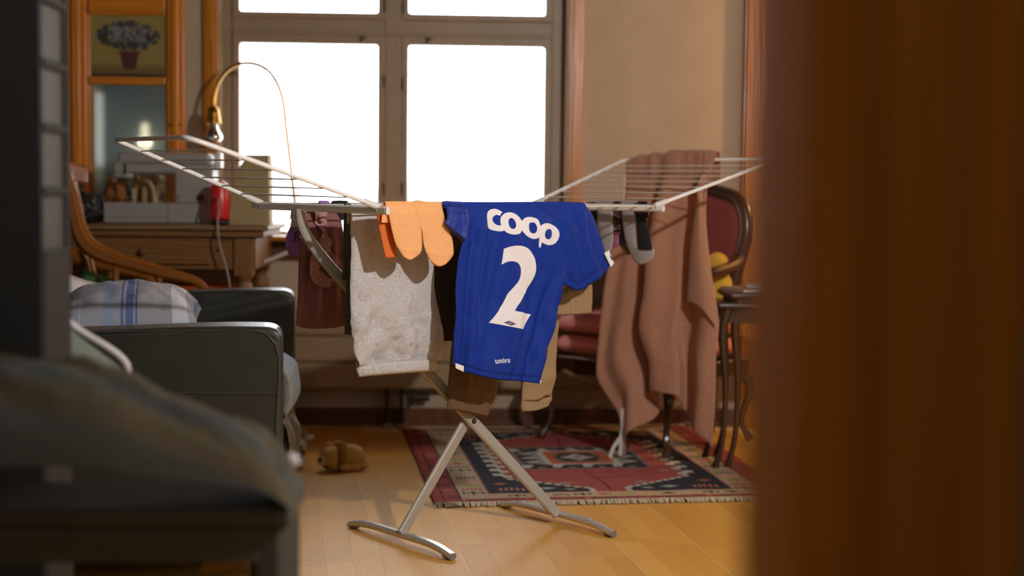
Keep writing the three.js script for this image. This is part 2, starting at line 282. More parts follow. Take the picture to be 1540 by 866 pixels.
// door_2: the doorway the camera looks through: lining boards and moulded casings
{
  const d = struct('door_2'), z0 = ZF, z1 = ZF + 0.12, T = 0.02, xr = 0.178;
  part('lining_board', [span(xr, DX1 + 0.006, 0, 2.06, z0 - 0.004, z1 + 0.004, 0.004)], M.jamb, d);
  part('lining_board', [span(DX0 - 0.006, DX0 + T, 0, 2.06, z0 - 0.004, z1 + 0.004, 0.004)], M.jamb, d);
  part('lining_board', [span(DX0, DX1, 2.04, 2.066, z0 - 0.004, z1 + 0.004, 0.004)], M.jamb, d);
  // casing profile across its width: a fillet, a round, a flat, a hollow and an outer bead
  const prof = (w) => { const p = [[0, 0], [0, 0.012]]; for (let i = 0; i <= 8; i++) { const a = Math.PI * i / 8; p.push([0.010 + 0.008 * (1 - Math.cos(a)), 0.012 + 0.009 * Math.sin(a)]); } p.push([0.03, 0.010], [0.034, 0.013], [w - 0.044, 0.015]); for (let i = 0; i <= 6; i++) { const a = Math.PI / 2 * i / 6; p.push([w - 0.04 + 0.016 * Math.sin(a), 0.024 - 0.012 * Math.cos(a) + 0.001]); } p.push([w - 0.02, 0.027], [w - 0.004, 0.027], [w, 0.022], [w, 0]); return p; };
  const casing = (x, sgn, w) => { const s = new THREE.Shape(prof(w).map(([a, b]) => new THREE.Vector2(a * sgn, b * 1.7))); const g = new THREE.ExtrudeGeometry(s, { depth: 2.16, bevelEnabled: false, curveSegments: 6 }); g.rotateX(-Math.PI / 2); g.scale(1, 1, -1); g.translate(x, 0, z1); const c = toCreasedNormals(g, 0.5); return metricUV(c); };
  part('door_casing', casing(xr + 0.004, 1, 0.107), M.jamb, d);
  part('door_casing', casing(DX0 + T - 0.004, -1, 0.118), M.jamb, d);
  part('door_casing', [span(DX0 - 0.1, xr + 0.12, 2.066, 2.18, z1, z1 + 0.024, 0.006)], M.jamb, d);
}
// radiator under the window with two pipes down to the floor
{
  const r = thing('radiator', 'long low cream panel radiator under the window, behind the laundry', 'radiator', V(-0.1, 0.16, -6.06));
  const x0 = -0.86, x1 = 0.72, ys = [0.165, 0.28, 0.392, 0.515];
  for (let i = 0; i < 3; i++) part('panel', [span(x0, x1, ys[i] + 0.003, ys[i + 1] - 0.003, -6.09, -6.03, 0.012)], M.radiator, r);
  part('back_plate', span(x0 + 0.01, x1 - 0.01, 0.17, 0.51, -6.1, -6.045, 0.004), M.radiator, r);
  for (const px of [582, 604]) { const x = bx(px, -6.05, 600); part('pipe', [rodBetween(V(x, 0.0, -6.06), V(x, 0.18, -6.06), 0.011, 12)], M.pipe, r); part('floor_collar', lathe([[0.011, 0], [0.028, 0.001], [0.026, 0.01], [0.012, 0.016], [0.011, 0.016]], 16).translate(x, 0.001, -6.06), M.radiator, r); }
  part('valve', [rodBetween(V(bx(622, -6.05, 600), 0.13, -6.06), V(bx(646, -6.05, 600), 0.13, -6.06), 0.017, 12), rodBetween(V(bx(622, -6.05, 600), 0.18, -6.06), V(bx(622, -6.05, 600), 0.1, -6.06), 0.011, 12)], M.pipe, r);
  for (const x of [x0 + 0.2, x1 - 0.2]) part('bracket', span(x - 0.015, x + 0.015, 0.2, 0.48, ZB + 0.002, -6.09, 0.002), M.radiator, r);
  settle(r);
}
// outside: snow and a few snowy trees in the distance
{
  const g = new THREE.PlaneGeometry(260, 200, 1, 1).rotateX(-Math.PI / 2).translate(0, -4, -106.8);
  const snow = part('ground', g, std({ color: 0xe6e8ea, roughness: 0.95 }), scene); snow.userData.kind = 'structure';
  const bark = std({ color: 0x5a5048, roughness: 0.9 }), crown = std({ map: mottled([150, 162, 158], [205, 212, 210]), roughness: 0.95 });
  [[-6.2, -46, 5.9, 'rounded snowy tree beyond the window, left of its centre post'], [-3.2, -58, 5.1, 'small pale tree beyond the window, just left of its centre post'], [-1.2, -62, 5.6, 'pale snowy tree beyond the window, just right of its centre post'], [3.4, -66, 4.7, 'low pale tree beyond the right window pane']].forEach(([x, z, h, label]) => {
    const t = thing('snowy_tree', label, 'tree', V(x, -4, z));
    part('trunk', lathe([[0.16, 0], [0.12, h * 0.4], [0.05, h * 0.8], [0, h * 0.82]], 8), bark, t);
    const g2 = new THREE.IcosahedronGeometry(1, 4), p = g2.attributes.position;
    for (let i = 0; i < p.count; i++) { const v = V().fromBufferAttribute(p, i), k = 1 + 0.28 * fbm(v.x * 2.4 + x, v.y * 2.4, v.z * 2.4) + 0.1 * noise(v.x * 9, v.y * 9, v.z * 9); p.setXYZ(i, v.x * k * h * 0.3, h * 0.62 + v.y * k * h * 0.4, v.z * k * h * 0.3); }
    g2.computeVertexNormals(); part('crown', g2, crown, t);
  });
}
// ---------------------------------------------------------------- lamps
function glow(c, k) { return new THREE.MeshStandardMaterial({ color: 0x222222, emissive: new THREE.Color(...c), emissiveIntensity: k, roughness: 0.5 }); }
function pointLight(c, k, p, r = 1.5) { const l = new THREE.PointLight(new THREE.Color(...c), k, 0, 2); l.position.copy(p); l.castShadow = true; l.shadow.radius = r; l.shadow.mapSize.set(2048, 2048); l.shadow.bias = -0.0005; return l; }
{ // bare-bulb pendant near the ceiling, right of the picture
  const p = V(1.43, 1.98, -1.88), t = thing('pendant_lamp', 'bare bulb pendant lamp hanging from the ceiling, outside the picture at the right', 'lamp', V(p.x, CEIL, p.z));
  part('ceiling_rose', lathe([[0, 0], [0.05, 0], [0.05, -0.012], [0.012, -0.03], [0, -0.03]], 24), M.whitePlastic, t);
  part('cord', rodBetween(V(0, -0.03, 0), V(0, p.y - CEIL + 0.09, 0), 0.003), M.blackPlastic, t);
  part('socket', lathe([[0.003, 0.1], [0.016, 0.09], [0.02, 0.05], [0.017, 0.036], [0, 0.036]], 20).translate(0, p.y - CEIL, 0), M.blackPlastic, t);
  const b = part('bulb', new THREE.SphereGeometry(0.033, 24, 16).translate(0, p.y - CEIL, 0), glow([1, 0.97, 0.93], 20), t); b.castShadow = false;
  const l = pointLight([1, 0.985, 0.965], LAMP.ceiling, V(0, p.y - CEIL, 0), 1.6); t.add(l);
}
{ // warm wall lamp in the right-hand back corner
  const p = V(2.3, 1.62, -5.75), t = thing('wall_lamp', 'brass wall lamp with a small warm bulb, outside the picture at the right', 'lamp', V(XR, 1.62, -5.75));
  part('back_plate', lathe([[0, 0], [0.05, 0], [0.045, 0.012], [0, 0.014]], 24).rotateZ(Math.PI / 2), M.brass, t);
  part('arm', tube([V(-0.01, 0, 0), V(-0.15, -0.03, 0), V(-0.36, -0.11, 0), V(-0.4, -0.06, 0)], 0.007, 30), M.brass, t);
  const b = part('bulb', new THREE.SphereGeometry(0.03, 20, 14).translate(p.x - XR, 0, 0), glow([1, 0.68, 0.36], 6), t); b.castShadow = false;
  t.add(pointLight([1, 0.6, 0.26], LAMP.wall, V(p.x - XR, 0, 0), 2));
}
{ // weak hall lamp behind the camera
  const p = V(-0.35, 2.2, 0.75), t = thing('hall_lamp', 'small warm ceiling lamp in the hall behind the viewer', 'lamp', V(p.x, CEIL, p.z));
  part('mount', lathe([[0, 0], [0.06, 0], [0.05, -0.03], [0.012, -0.04], [0.012, -0.31], [0, -0.31]], 20), M.brass, t);
  const b = part('bulb', new THREE.SphereGeometry(0.045, 20, 14).translate(0, p.y - CEIL, 0), glow([1, 0.72, 0.42], 3), t); b.castShadow = false;
  t.add(pointLight([1, 0.72, 0.42], LAMP.hall, V(0, p.y - CEIL, 0), 2));
}
// ================================================================ furniture
// soft pillow: two bulged square faces meeting in a seam; a x b half sizes, c half thickness
function pillow(a, b, c, n = 30, wrinkle = 0.006, sd = 1) {
  const pos = [], uv = [], idx = [], N = n + 1;
  for (const side of [1, -1]) for (let j = 0; j <= n; j++) for (let i = 0; i <= n; i++) {
    const u = i / n * 2 - 1, v = j / n * 2 - 1, pinch = 1 - 0.09 * (1 - v * v) * u * u, pinch2 = 1 - 0.09 * (1 - u * u) * v * v;
    const e = Math.pow(Math.max(0, (1 - Math.pow(Math.abs(u), 2.6)) * (1 - Math.pow(Math.abs(v), 2.6))), 0.42);
    pos.push(u * a * pinch, v * b * pinch2, side * (c * e + wrinkle * e * fbm(u * 3 + sd, v * 3, side * 3 + sd, 3) * 2)); uv.push(u * a, v * b);
  }
  for (let s = 0; s < 2; s++) for (let j = 0; j < n; j++) for (let i = 0; i < n; i++) { const p = s * N * N + j * N + i; s ? idx.push(p, p + N, p + 1, p + 1, p + N, p + N + 1) : idx.push(p, p + 1, p + N, p + 1, p + N + 1, p + N); }
  const g = new THREE.BufferGeometry(); g.setAttribute('position', new THREE.Float32BufferAttribute(pos, 3)); g.setAttribute('uv', new THREE.Float32BufferAttribute(uv, 2)); g.setIndex(idx); g.computeVertexNormals(); return g;
}
const stripeTex = (w, list, base, vertical = true) => canvasTexture(512, 512, (c, W, H) => { c.fillStyle = base; c.fillRect(0, 0, W, H); for (const [p, t, col] of list) { c.fillStyle = col; c.fillRect(p / w * W, 0, t / w * W, H); } for (let i = 0; i < 9000; i++) { c.fillStyle = `rgba(${rnd() > 0.5 ? '255,255,255' : '0,0,0'},0.035)`; c.fillRect(rnd() * W, rnd() * H, 1, 5); } });

// ---- sofa of dark green-grey leather facing right; its arms are seen from the side
{
  const H = 0.66, yaw = 0.085;
  const nearF = onWall(391, 497, -3.66), t = thing('sofa', 'dark grey-green leather sofa with two boxy arms, turned to the right', 'sofa', V(nearF.x, 0, -4.34), yaw);
  const Lx = 0.95, half = 0.68, aw = 0.14;                            // x runs back (left) from 0 to -Lx
  const arm = (z) => {
    const s = new THREE.Shape(); s.moveTo(-Lx, 0.09); s.lineTo(0, 0.09); s.lineTo(0, H - 0.035); s.quadraticCurveTo(0, H, -0.045, H + 0.002); s.bezierCurveTo(-0.2, H + 0.007, -0.35, H - 0.006, -0.5, H - 0.008); s.lineTo(-Lx, H - 0.01); s.closePath();
    const g = new THREE.ExtrudeGeometry(s, { depth: aw - 0.03, bevelEnabled: true, bevelSize: 0.014, bevelThickness: 0.015, bevelOffset: -0.014, bevelSegments: 4, curveSegments: 12 }); g.translate(0, 0, z - aw / 2 + 0.015);
    const m = part('arm', metricUV(g), M.leather, t);
    for (const zz of [z - aw / 2 - 0.001, z + aw / 2 + 0.001]) part('piping', [tube([V(-Lx + 0.02, 0.5, zz), V(-0.4, 0.497, zz), V(-0.012, 0.492, zz)], 0.0022, 30, 6), tube([V(-0.016, 0.12, zz), V(-0.014, 0.4, zz), V(-0.014, H - 0.045, zz), V(-0.042, H - 0.014, zz), V(-0.2, H - 0.008, zz), V(-Lx + 0.02, H - 0.022, zz)], 0.0025, 40, 6)], M.leather, m);
    return m;
  };
  arm(half + aw / 2 - 0.07); arm(-half - aw / 2 + 0.07);
  part('seat_base', box(Lx - 0.04, 0.22, 2 * half - 0.1, -Lx / 2 - 0.01, 0.2, 0, 0.02), M.leather, t);
  for (const z of [-0.31, 0.31]) part('seat_cushion', box(Lx - 0.16, 0.16, 0.6, -Lx / 2 + 0.055, 0.385, z, 0.05), M.leather, t);
  part('backrest', box(0.2, 0.76, 2 * half - 0.1, -Lx + 0.06, 0.45, 0, 0.05), M.leather, t);
  for (const [x, z] of [[-0.06, 0.66], [-0.06, -0.66], [-Lx + 0.06, 0.66], [-Lx + 0.06, -0.66]]) part('foot', lathe([[0, 0], [0.02, 0], [0.028, 0.09], [0, 0.09]], 14).translate(x, 0, z), M.blackWood, t);
}
// blue towel hanging over the seat front, with a crumpled pale leather throw under it
{
  const z = -4.35, p = onWall(443, 548, z), o = thing('folded_towel', 'pale blue terry towel folded over the front edge of the sofa seat', 'towel', V(p.x - 0.035, 0.345, z));
  const pts = []; for (let i = 0; i <= 10; i++) { const a = Math.PI / 2 * i / 10; pts.push(V(-0.03 + 0.05 * Math.sin(a), 0.085 + 0.05 * Math.cos(a), 0)); } pts.unshift(V(-0.16, 0.135, 0), V(-0.08, 0.136, 0)); pts.push(V(0.022, 0.05, 0), V(0.02, 0.02, 0), V(0.014, 0.0, 0));
  const outer = sweepBar(through(pts, 40), V(0, 0, 1), 0.026, 0.34), q = outer.attributes.position;
  for (let i = 0; i < q.count; i++) q.setXYZ(i, q.getX(i) + 0.006 * noise(q.getY(i) * 22, q.getZ(i) * 18), q.getY(i) + 0.004 * noise(q.getX(i) * 30, q.getZ(i) * 16, 3), q.getZ(i));
  outer.computeVertexNormals(); part('folded_layers', outer, M.blueTowel, o);
  part('hem', tube([V(0.016, 0.0, -0.17), V(0.017, -0.003, 0), V(0.016, 0.0, 0.17)], 0.011, 20, 8), M.blueTowel, o);
}
{
  const z = -4.33, p = onWall(423, 600, z), o = thing('leather_throw', 'crumpled pale grey leather throw hanging down in front of the sofa below the blue towel', 'throw', V(p.x - 0.02, 0.11, z));
  const g = new THREE.PlaneGeometry(0.3, 0.24, 40, 30).rotateY(Math.PI / 2).translate(0, 0.12, 0), q = g.attributes.position;
  for (let i = 0; i < q.count; i++) { const y = q.getY(i), zz = q.getZ(i); q.setX(i, 0.022 * Math.sin(zz * 42 + y * 9) * (0.5 + 0.5 * y / 0.24) + 0.02 * fbm(zz * 14, y * 14) + 0.045 * Math.sin(y / 0.24 * 3.1) - 0.04 * smooth(0.1, 0, y)); q.setZ(i, zz * (0.55 + 0.45 * smooth(0, 0.24, y))); }
  g.computeVertexNormals(); part('sheet', g, M.leatherPale, o);
  const back = g.clone().translate(-0.006, 0, 0); part('lining', back, M.leatherPale, o);
}
// pillows on the sofa
{
  const tex = stripeTex(0.5, [[0, 0.03, '#8b97b4'], [0.05, 0.008, '#5d6c98'], [0.064, 0.022, '#5a6a9a'], [0.092, 0.006, '#5d6c98'], [0.15, 0.005, '#b09a94'], [0.165, 0.003, '#b09a94'], [0.2, 0.05, '#c3c9d4'], [0.28, 0.006, '#6b7aa2'], [0.295, 0.026, '#5e6e9c'], [0.328, 0.006, '#6b7aa2'], [0.38, 0.004, '#b7a49c'], [0.43, 0.004, '#a8b0c4']], '#9b9ca4');
  tex.repeat.set(2, 2); tex.offset.set(0.13, 0);
  const m = phys({ map: tex, roughness: 0.9, bumpMap: at(clothBump, 10, 10), bumpScale: 0.0005 });
  const c = onWall(193, 487, -4.42), t = thing('striped_pillow', 'white pillow with blue stripes lying against the sofa back, in front of the far arm', 'pillow', c);
  const p = part('cover', pillow(0.225, 0.2, 0.122, 36, 0.01, 4), m, t); p.rotation.set(-1.42, 0.02, 0.18);
  const c2 = onWall(84, 462, -4.72), t2 = thing('white_pillow', 'white pillow upright in the sofa corner behind the striped pillow', 'pillow', c2);
  const p2 = part('cover', pillow(0.1, 0.13, 0.05, 24, 0.01, 9), M.whiteKnit, t2); p2.rotation.set(-0.2, 0.4, -0.35);
}
// ---- foreground: white bench with a heap of blanket and a leaning cushion
{
  const z0 = -2.12, xr = bx(437, z0, 790), xl = -0.98, top = by(765, z0, 300);
  const t = thing('bench', 'white painted wooden bench close to the viewer at the lower left, under a heaped blanket', 'bench', V(xl, 0, z0 - 0.1));
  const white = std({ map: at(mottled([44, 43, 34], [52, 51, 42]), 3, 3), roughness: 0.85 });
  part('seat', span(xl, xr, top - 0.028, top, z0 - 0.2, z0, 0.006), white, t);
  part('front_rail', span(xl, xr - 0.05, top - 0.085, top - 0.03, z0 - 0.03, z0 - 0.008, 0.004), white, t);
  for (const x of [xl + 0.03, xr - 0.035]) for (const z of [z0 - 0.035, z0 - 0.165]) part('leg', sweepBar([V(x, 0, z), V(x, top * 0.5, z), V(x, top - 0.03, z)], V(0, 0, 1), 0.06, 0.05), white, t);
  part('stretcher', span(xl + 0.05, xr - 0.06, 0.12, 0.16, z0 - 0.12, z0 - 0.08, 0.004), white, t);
  settle(t);
  // the heap: a height field whose crest follows the outline against the sofa
  const crest = [[96, 538], [150, 545], [190, 556], [240, 582], [300, 602], [350, 620], [400, 648], [432, 690], [448, 728], [454, 768]].map(([px, py]) => [bx(px - 14, z0, py), by(py + 8, z0 - 0.1, px)]);
  crest.unshift([xl, crest[0][1] + 0.02]);
  const hAt = (x) => { let i = 0; while (i < crest.length - 2 && x > crest[i + 1][0]) i++; const [a, b] = [crest[i], crest[i + 1]], k = clamp((x - a[0]) / (b[0] - a[0])); return lerp(a[1], b[1], k); };
  const n = 90, mN = 44, pos = [], uv = [], idx = [], x1 = crest[crest.length - 1][0];
  for (let j = 0; j <= mN; j++) for (let i = 0; i <= n; i++) {
    const v = j / mN, x = lerp(xl, x1, Math.pow(i / n, 0.9)), prof = Math.pow(Math.sin(Math.PI * clamp(0.012 + 0.97 * v)), 0.36), h = hAt(x) - top;
    const w = fbm(x * 7 + 3 * v, v * 4, 2.3, 4), fold = Math.sin((x * 0.75 + v * 0.35) * 30 + 3 * w);
    const y = top + 0.004 + Math.max(0, h * prof + (0.03 * w + 0.008 * fold) * prof * smooth(0, 0.06, h) * smooth(0.62, 0.4, Math.abs(v - 0.5) + 0.1));
    pos.push(x, y, z0 + 0.016 - 0.21 * v); uv.push(x + 0.3 * v, y + v * 0.5);
  }
  for (let j = 0; j < mN; j++) for (let i = 0; i < n; i++) { const p = j * (n + 1) + i; idx.push(p, p + 1, p + n + 1, p + 1, p + n + 2, p + n + 1); }
  const g = new THREE.BufferGeometry(); g.setAttribute('position', new THREE.Float32BufferAttribute(pos, 3)); g.setAttribute('uv', new THREE.Float32BufferAttribute(uv, 2)); g.setIndex(idx); g.computeVertexNormals();
  const bt = canvasTexture(512, 512, (c, W, H) => { c.fillStyle = '#33342f'; c.fillRect(0, 0, W, H); const band = (y, hh, col) => { c.fillStyle = col; for (let x = -W; x < 2 * W; x += 4) c.fillRect(x, y + (x * 0.0) , 4, hh); }; c.save(); c.translate(W / 2, H / 2); c.rotate(0.5); c.translate(-W, -H); c.scale(2, 2); band(60, 40, '#3d3d36'); band(150, 46, '#3f3420'); band(220, 26, '#2e2f2a'); band(300, 50, '#443a28'); band(400, 40, '#3e3f39'); c.restore(); for (let i = 0; i < 20000; i++) { c.fillStyle = `rgba(${rnd() > 0.5 ? '255,250,240' : '0,0,0'},0.05)`; c.fillRect(rnd() * W, rnd() * H, 2, 2); } });
  bt.repeat.set(1.2, 1.2);
  const o = thing('blanket', 'dark striped wool blanket heaped on the white bench at the lower left', 'blanket', V((xl + x1) / 2, top, z0 - 0.1));
  part('heap', g, phys({ map: bt, roughness: 0.95, sheen: 0.3, sheenRoughness: 0.6, bumpMap: at(fleeceBump, 8, 8), bumpScale: 0.002 }), o);
  settle(o);
  const pom = onWall(440, 692, z0 - 0.05), pp = thing('pompom', 'small white wool pompom at the right end of the heaped blanket', 'pompom', pom);
  const pg = new THREE.IcosahedronGeometry(0.011, 4), q = pg.attributes.position; for (let i = 0; i < q.count; i++) { const vv = V().fromBufferAttribute(q, i), k = 1 + 0.2 * noise(vv.x * 420, vv.y * 420, vv.z * 420); q.setXYZ(i, vv.x * k, vv.y * k, vv.z * k); } pg.computeVertexNormals();
  part('tuft', pg, M.whiteKnit, pp);
  // cushion leaning behind the heap; its upper right edge catches the window
  const ca = onWall(96, 462, -2.75), cb = onWall(188, 552, -2.75), dir = cb.clone().sub(ca), mid = ca.clone().add(cb).multiplyScalar(0.5), ang = Math.atan2(dir.y, dir.x), hb = 0.2;
  const cc = mid.clone().add(V(Math.sin(ang) * hb, -Math.cos(ang) * hb, 0)).add(V(Math.cos(ang) * -0.06, Math.sin(ang) * -0.06, 0)), cu = thing('leaning_cushion', 'dark cushion with a pale piped edge leaning behind the heaped blanket', 'cushion', cc);
  const body = part('cover', pillow(0.15, hb, 0.06, 26, 0.008, 6), M.greenGrey, cu); body.rotation.z = ang;
  const pipe = part('piping', tube([V(-0.15, -hb, 0), V(0, -hb * 0.93, 0), V(0.15, -hb, 0), V(0.14, 0, 0), V(0.15, hb, 0), V(0, hb * 0.93, 0), V(-0.15, hb, 0), V(-0.14, 0, 0)], 0.007, 120, 8, true), M.whiteKnit, cu, 'pale piped edge'); pipe.rotation.z = ang;
}
// ---- tall dark cabinet at the far left, its glazed side towards the window
{
  const z0 = -2.46, x1 = bx(62, z0), z1 = -2.635, x0 = -1.2, t = thing('glazed_cabinet', 'tall dark cabinet with small glass side panes, at the far left', 'cabinet', V((x0 + x1) / 2, 0, (z0 + z1) / 2));
  const ph = 92 * 2.55 / FOCAL, yb = by(4, -2.55, 80), pitch = ph;
  part('carcass', [span(x0, x1, 0, 0.12, z1, z0, 0.004), span(x0, x1, 2.2, 2.28, z1, z0, 0.004), span(x0, x1, 0.1, 2.22, z0 - 0.018, z0, 0.003), span(x0, x0 + 0.02, 0.1, 2.22, z1, z0, 0.003), span(x0, x1, 0.1, 2.22, z1, z1 + 0.012, 0.003)], M.blackWood, t);
  const rails = []; for (let y = yb; y > 0.12; y -= pitch) rails.push(y); for (let y = yb + pitch; y < 2.2; y += pitch) rails.unshift(y);
  const cream = std({ color: 0x8e928a, roughness: 0.5 });
  rails.forEach((y) => y > by(425, -2.55, 80) && part('muntin', span(x1 - 0.014, x1 + 0.004, y - 0.008, y + 0.008, z1 + 0.01, z0 - 0.01, 0.003), M.blackWood, t));
  const yLow = rails.filter((y) => y > by(425, -2.55, 80)).pop(); part('side_panel', span(x1 - 0.012, x1 + 0.003, 0.1, yLow, z1, z0 - 0.01, 0.003), M.blackWood, t);
  part('stile', [span(x1 - 0.016, x1 + 0.002, 0.1, 2.22, z1, z1 + 0.02, 0.003)], M.blackWood, t);
  const pg = span(x1 - 0.008, x1 - 0.004, -pitch / 2, pitch / 2, z1 + 0.012, z0 - 0.012, 0);
  const paneM = phys({ color: 0x2a2f2b, roughness: 0.62 });
  for (let i = 0; i + 1 < rails.length; i++) if (rails[i + 1] > yLow - 0.01) { const m = part('pane', pg, paneM, t); m.position.y = (rails[i] + rails[i + 1]) / 2; }
  settle(t);
}
// ---- pine mirror with a painted panel, hanging on the back wall above the desk
{
  const zw = ZB, zf = ZB + 0.035, X = (px) => bx(px, zf, 150), Y = (py) => by(py, zf, 190);
  const x0 = X(99), x1 = X(277), xi0 = X(135), xi1 = X(247), yt = Y(-4), y1 = Y(22), y2 = Y(115), y3 = Y(127), yb = Y(312), y0 = Y(345);
  const t = thing('wall_mirror', 'tall honey pine mirror with a painted flower panel, left of the window', 'mirror', V((x0 + x1) / 2, y0, zw));
  // left and right stiles built of three stepped mouldings each
  const stile = (a, b, inner) => { const w = b - a, s = inner === 'r' ? 1 : -1, mid = (a + b) / 2, f = (p, q, d) => { const l = s > 0 ? a + p * w : b - q * w; return span(l, l + (q - p) * w, y0, yt + 0.02, zw, zw + d, 0.006); }; part('frame_stile', [f(0, 0.3, 0.026), f(0.26, 0.62, 0.046), f(0.58, 0.86, 0.034), f(0.82, 1, 0.018)], M.honey, t); };
  stile(x0, xi0, 'r'); stile(xi1, x1, 'l');
  part('frame_rail', [span(xi0 - 0.005, xi1 + 0.005, y1, yt + 0.02, zw, zw + 0.03, 0.006, true), span(xi0 - 0.005, xi1 + 0.005, y1 + 0.012, y1 + 0.03, zw, zw + 0.04, 0.006, true)], M.honey, t);
  part('frame_rail', span(xi0 - 0.005, xi1 + 0.005, y3, y2, zw, zw + 0.03, 0.006, true), M.honey, t);
  part('frame_rail', span(xi0 - 0.005, xi1 + 0.005, y0, yb, zw, zw + 0.03, 0.006, true), M.honey, t);
  part('mirror_glass', span(xi0 - 0.003, xi1 + 0.003, yb - 0.003, y3 + 0.003, zw + 0.003, zw + 0.009, 0), M.mirror, t);
  part('slip_moulding', [span(xi0, xi0 + 0.012, yb, y3, zw + 0.008, zw + 0.018, 0.004)], M.board, t);
  const art = canvasTexture(512, 420, (c, W, H) => {
    const g = c.createLinearGradient(0, 0, 0, H); c.fillStyle = '#8f7a3c'; c.fillRect(0, 0, W, H);
    for (let i = 0; i < 5000; i++) { c.fillStyle = `rgba(${rnd() > 0.5 ? '170,148,84' : '92,78,34'},0.12)`; c.fillRect(rnd() * W, rnd() * H, 8, 4); }
    c.fillStyle = '#4a3d20'; c.fillRect(0, H * 0.8, W, 6); c.fillStyle = '#6e5a2c'; c.fillRect(0, H * 0.84, W, H * 0.16); c.fillStyle = '#35291a'; c.fillRect(0, H * 0.95, W, 24);
    for (let i = 0; i < 330; i++) { const a = rnd() * 6.28, r = Math.sqrt(rnd()), x = W * 0.5 + Math.cos(a) * r * W * 0.42, y = H * 0.32 + Math.sin(a) * r * H * 0.22 + Math.abs(x - W / 2) * 0.06, s = 8 + rnd() * 13; c.fillStyle = ['#2e2d2a', '#3b3a3c', '#4f4a50', '#5d565a', '#332f22', '#262420'][Math.floor(rnd() * 6)]; c.beginPath(); c.ellipse(x, y, s, s * 0.6, rnd() * 3, 0, 7); c.fill(); }
    for (let i = 0; i < 90; i++) { const x = W * (0.3 + rnd() * 0.45), y = H * (0.2 + rnd() * 0.22), s = 5 + rnd() * 7; c.fillStyle = ['#7a726e', '#8a8078', '#6a6468'][i % 3]; for (let k = 0; k < 5; k++) { c.beginPath(); c.ellipse(x + Math.cos(k * 1.26) * s, y + Math.sin(k * 1.26) * s * 0.8, s * 0.6, s * 0.45, k, 0, 7); c.fill(); } }
    c.fillStyle = '#2a2822'; for (let i = 0; i < 16; i++) { c.save(); c.translate(W * (0.42 + rnd() * 0.16), H * 0.5); c.rotate((rnd() - 0.5) * 1.6); c.fillRect(-2, -60, 4, 90); c.restore(); }
    c.fillStyle = '#4c2018'; c.beginPath(); c.moveTo(W * 0.39, H * 0.6); c.lineTo(W * 0.65, H * 0.6); c.lineTo(W * 0.6, H * 0.87); c.lineTo(W * 0.44, H * 0.87); c.fill(); c.fillStyle = '#5c281e'; c.fillRect(W * 0.37, H * 0.58, W * 0.3, 16);
  }, false);
  const pg = new THREE.BoxGeometry(xi1 - xi0, y1 - y2, 0.006).translate((xi0 + xi1) / 2, (y1 + y2) / 2, zw + 0.012);
  part('painted_panel', pg, std({ map: art, roughness: 0.55 }), t, 'olive panel painted with a pot of flowers');
  // key escutcheons of the small latch on the right stile
  for (const px of [256, 270]) part('latch', lathe([[0, 0], [0.007, 0], [0.006, 0.006], [0, 0.007]], 12).rotateX(Math.PI / 2).translate(X(px), Y(187), zw + 0.034), M.pipe, t);
  settle(t);
}
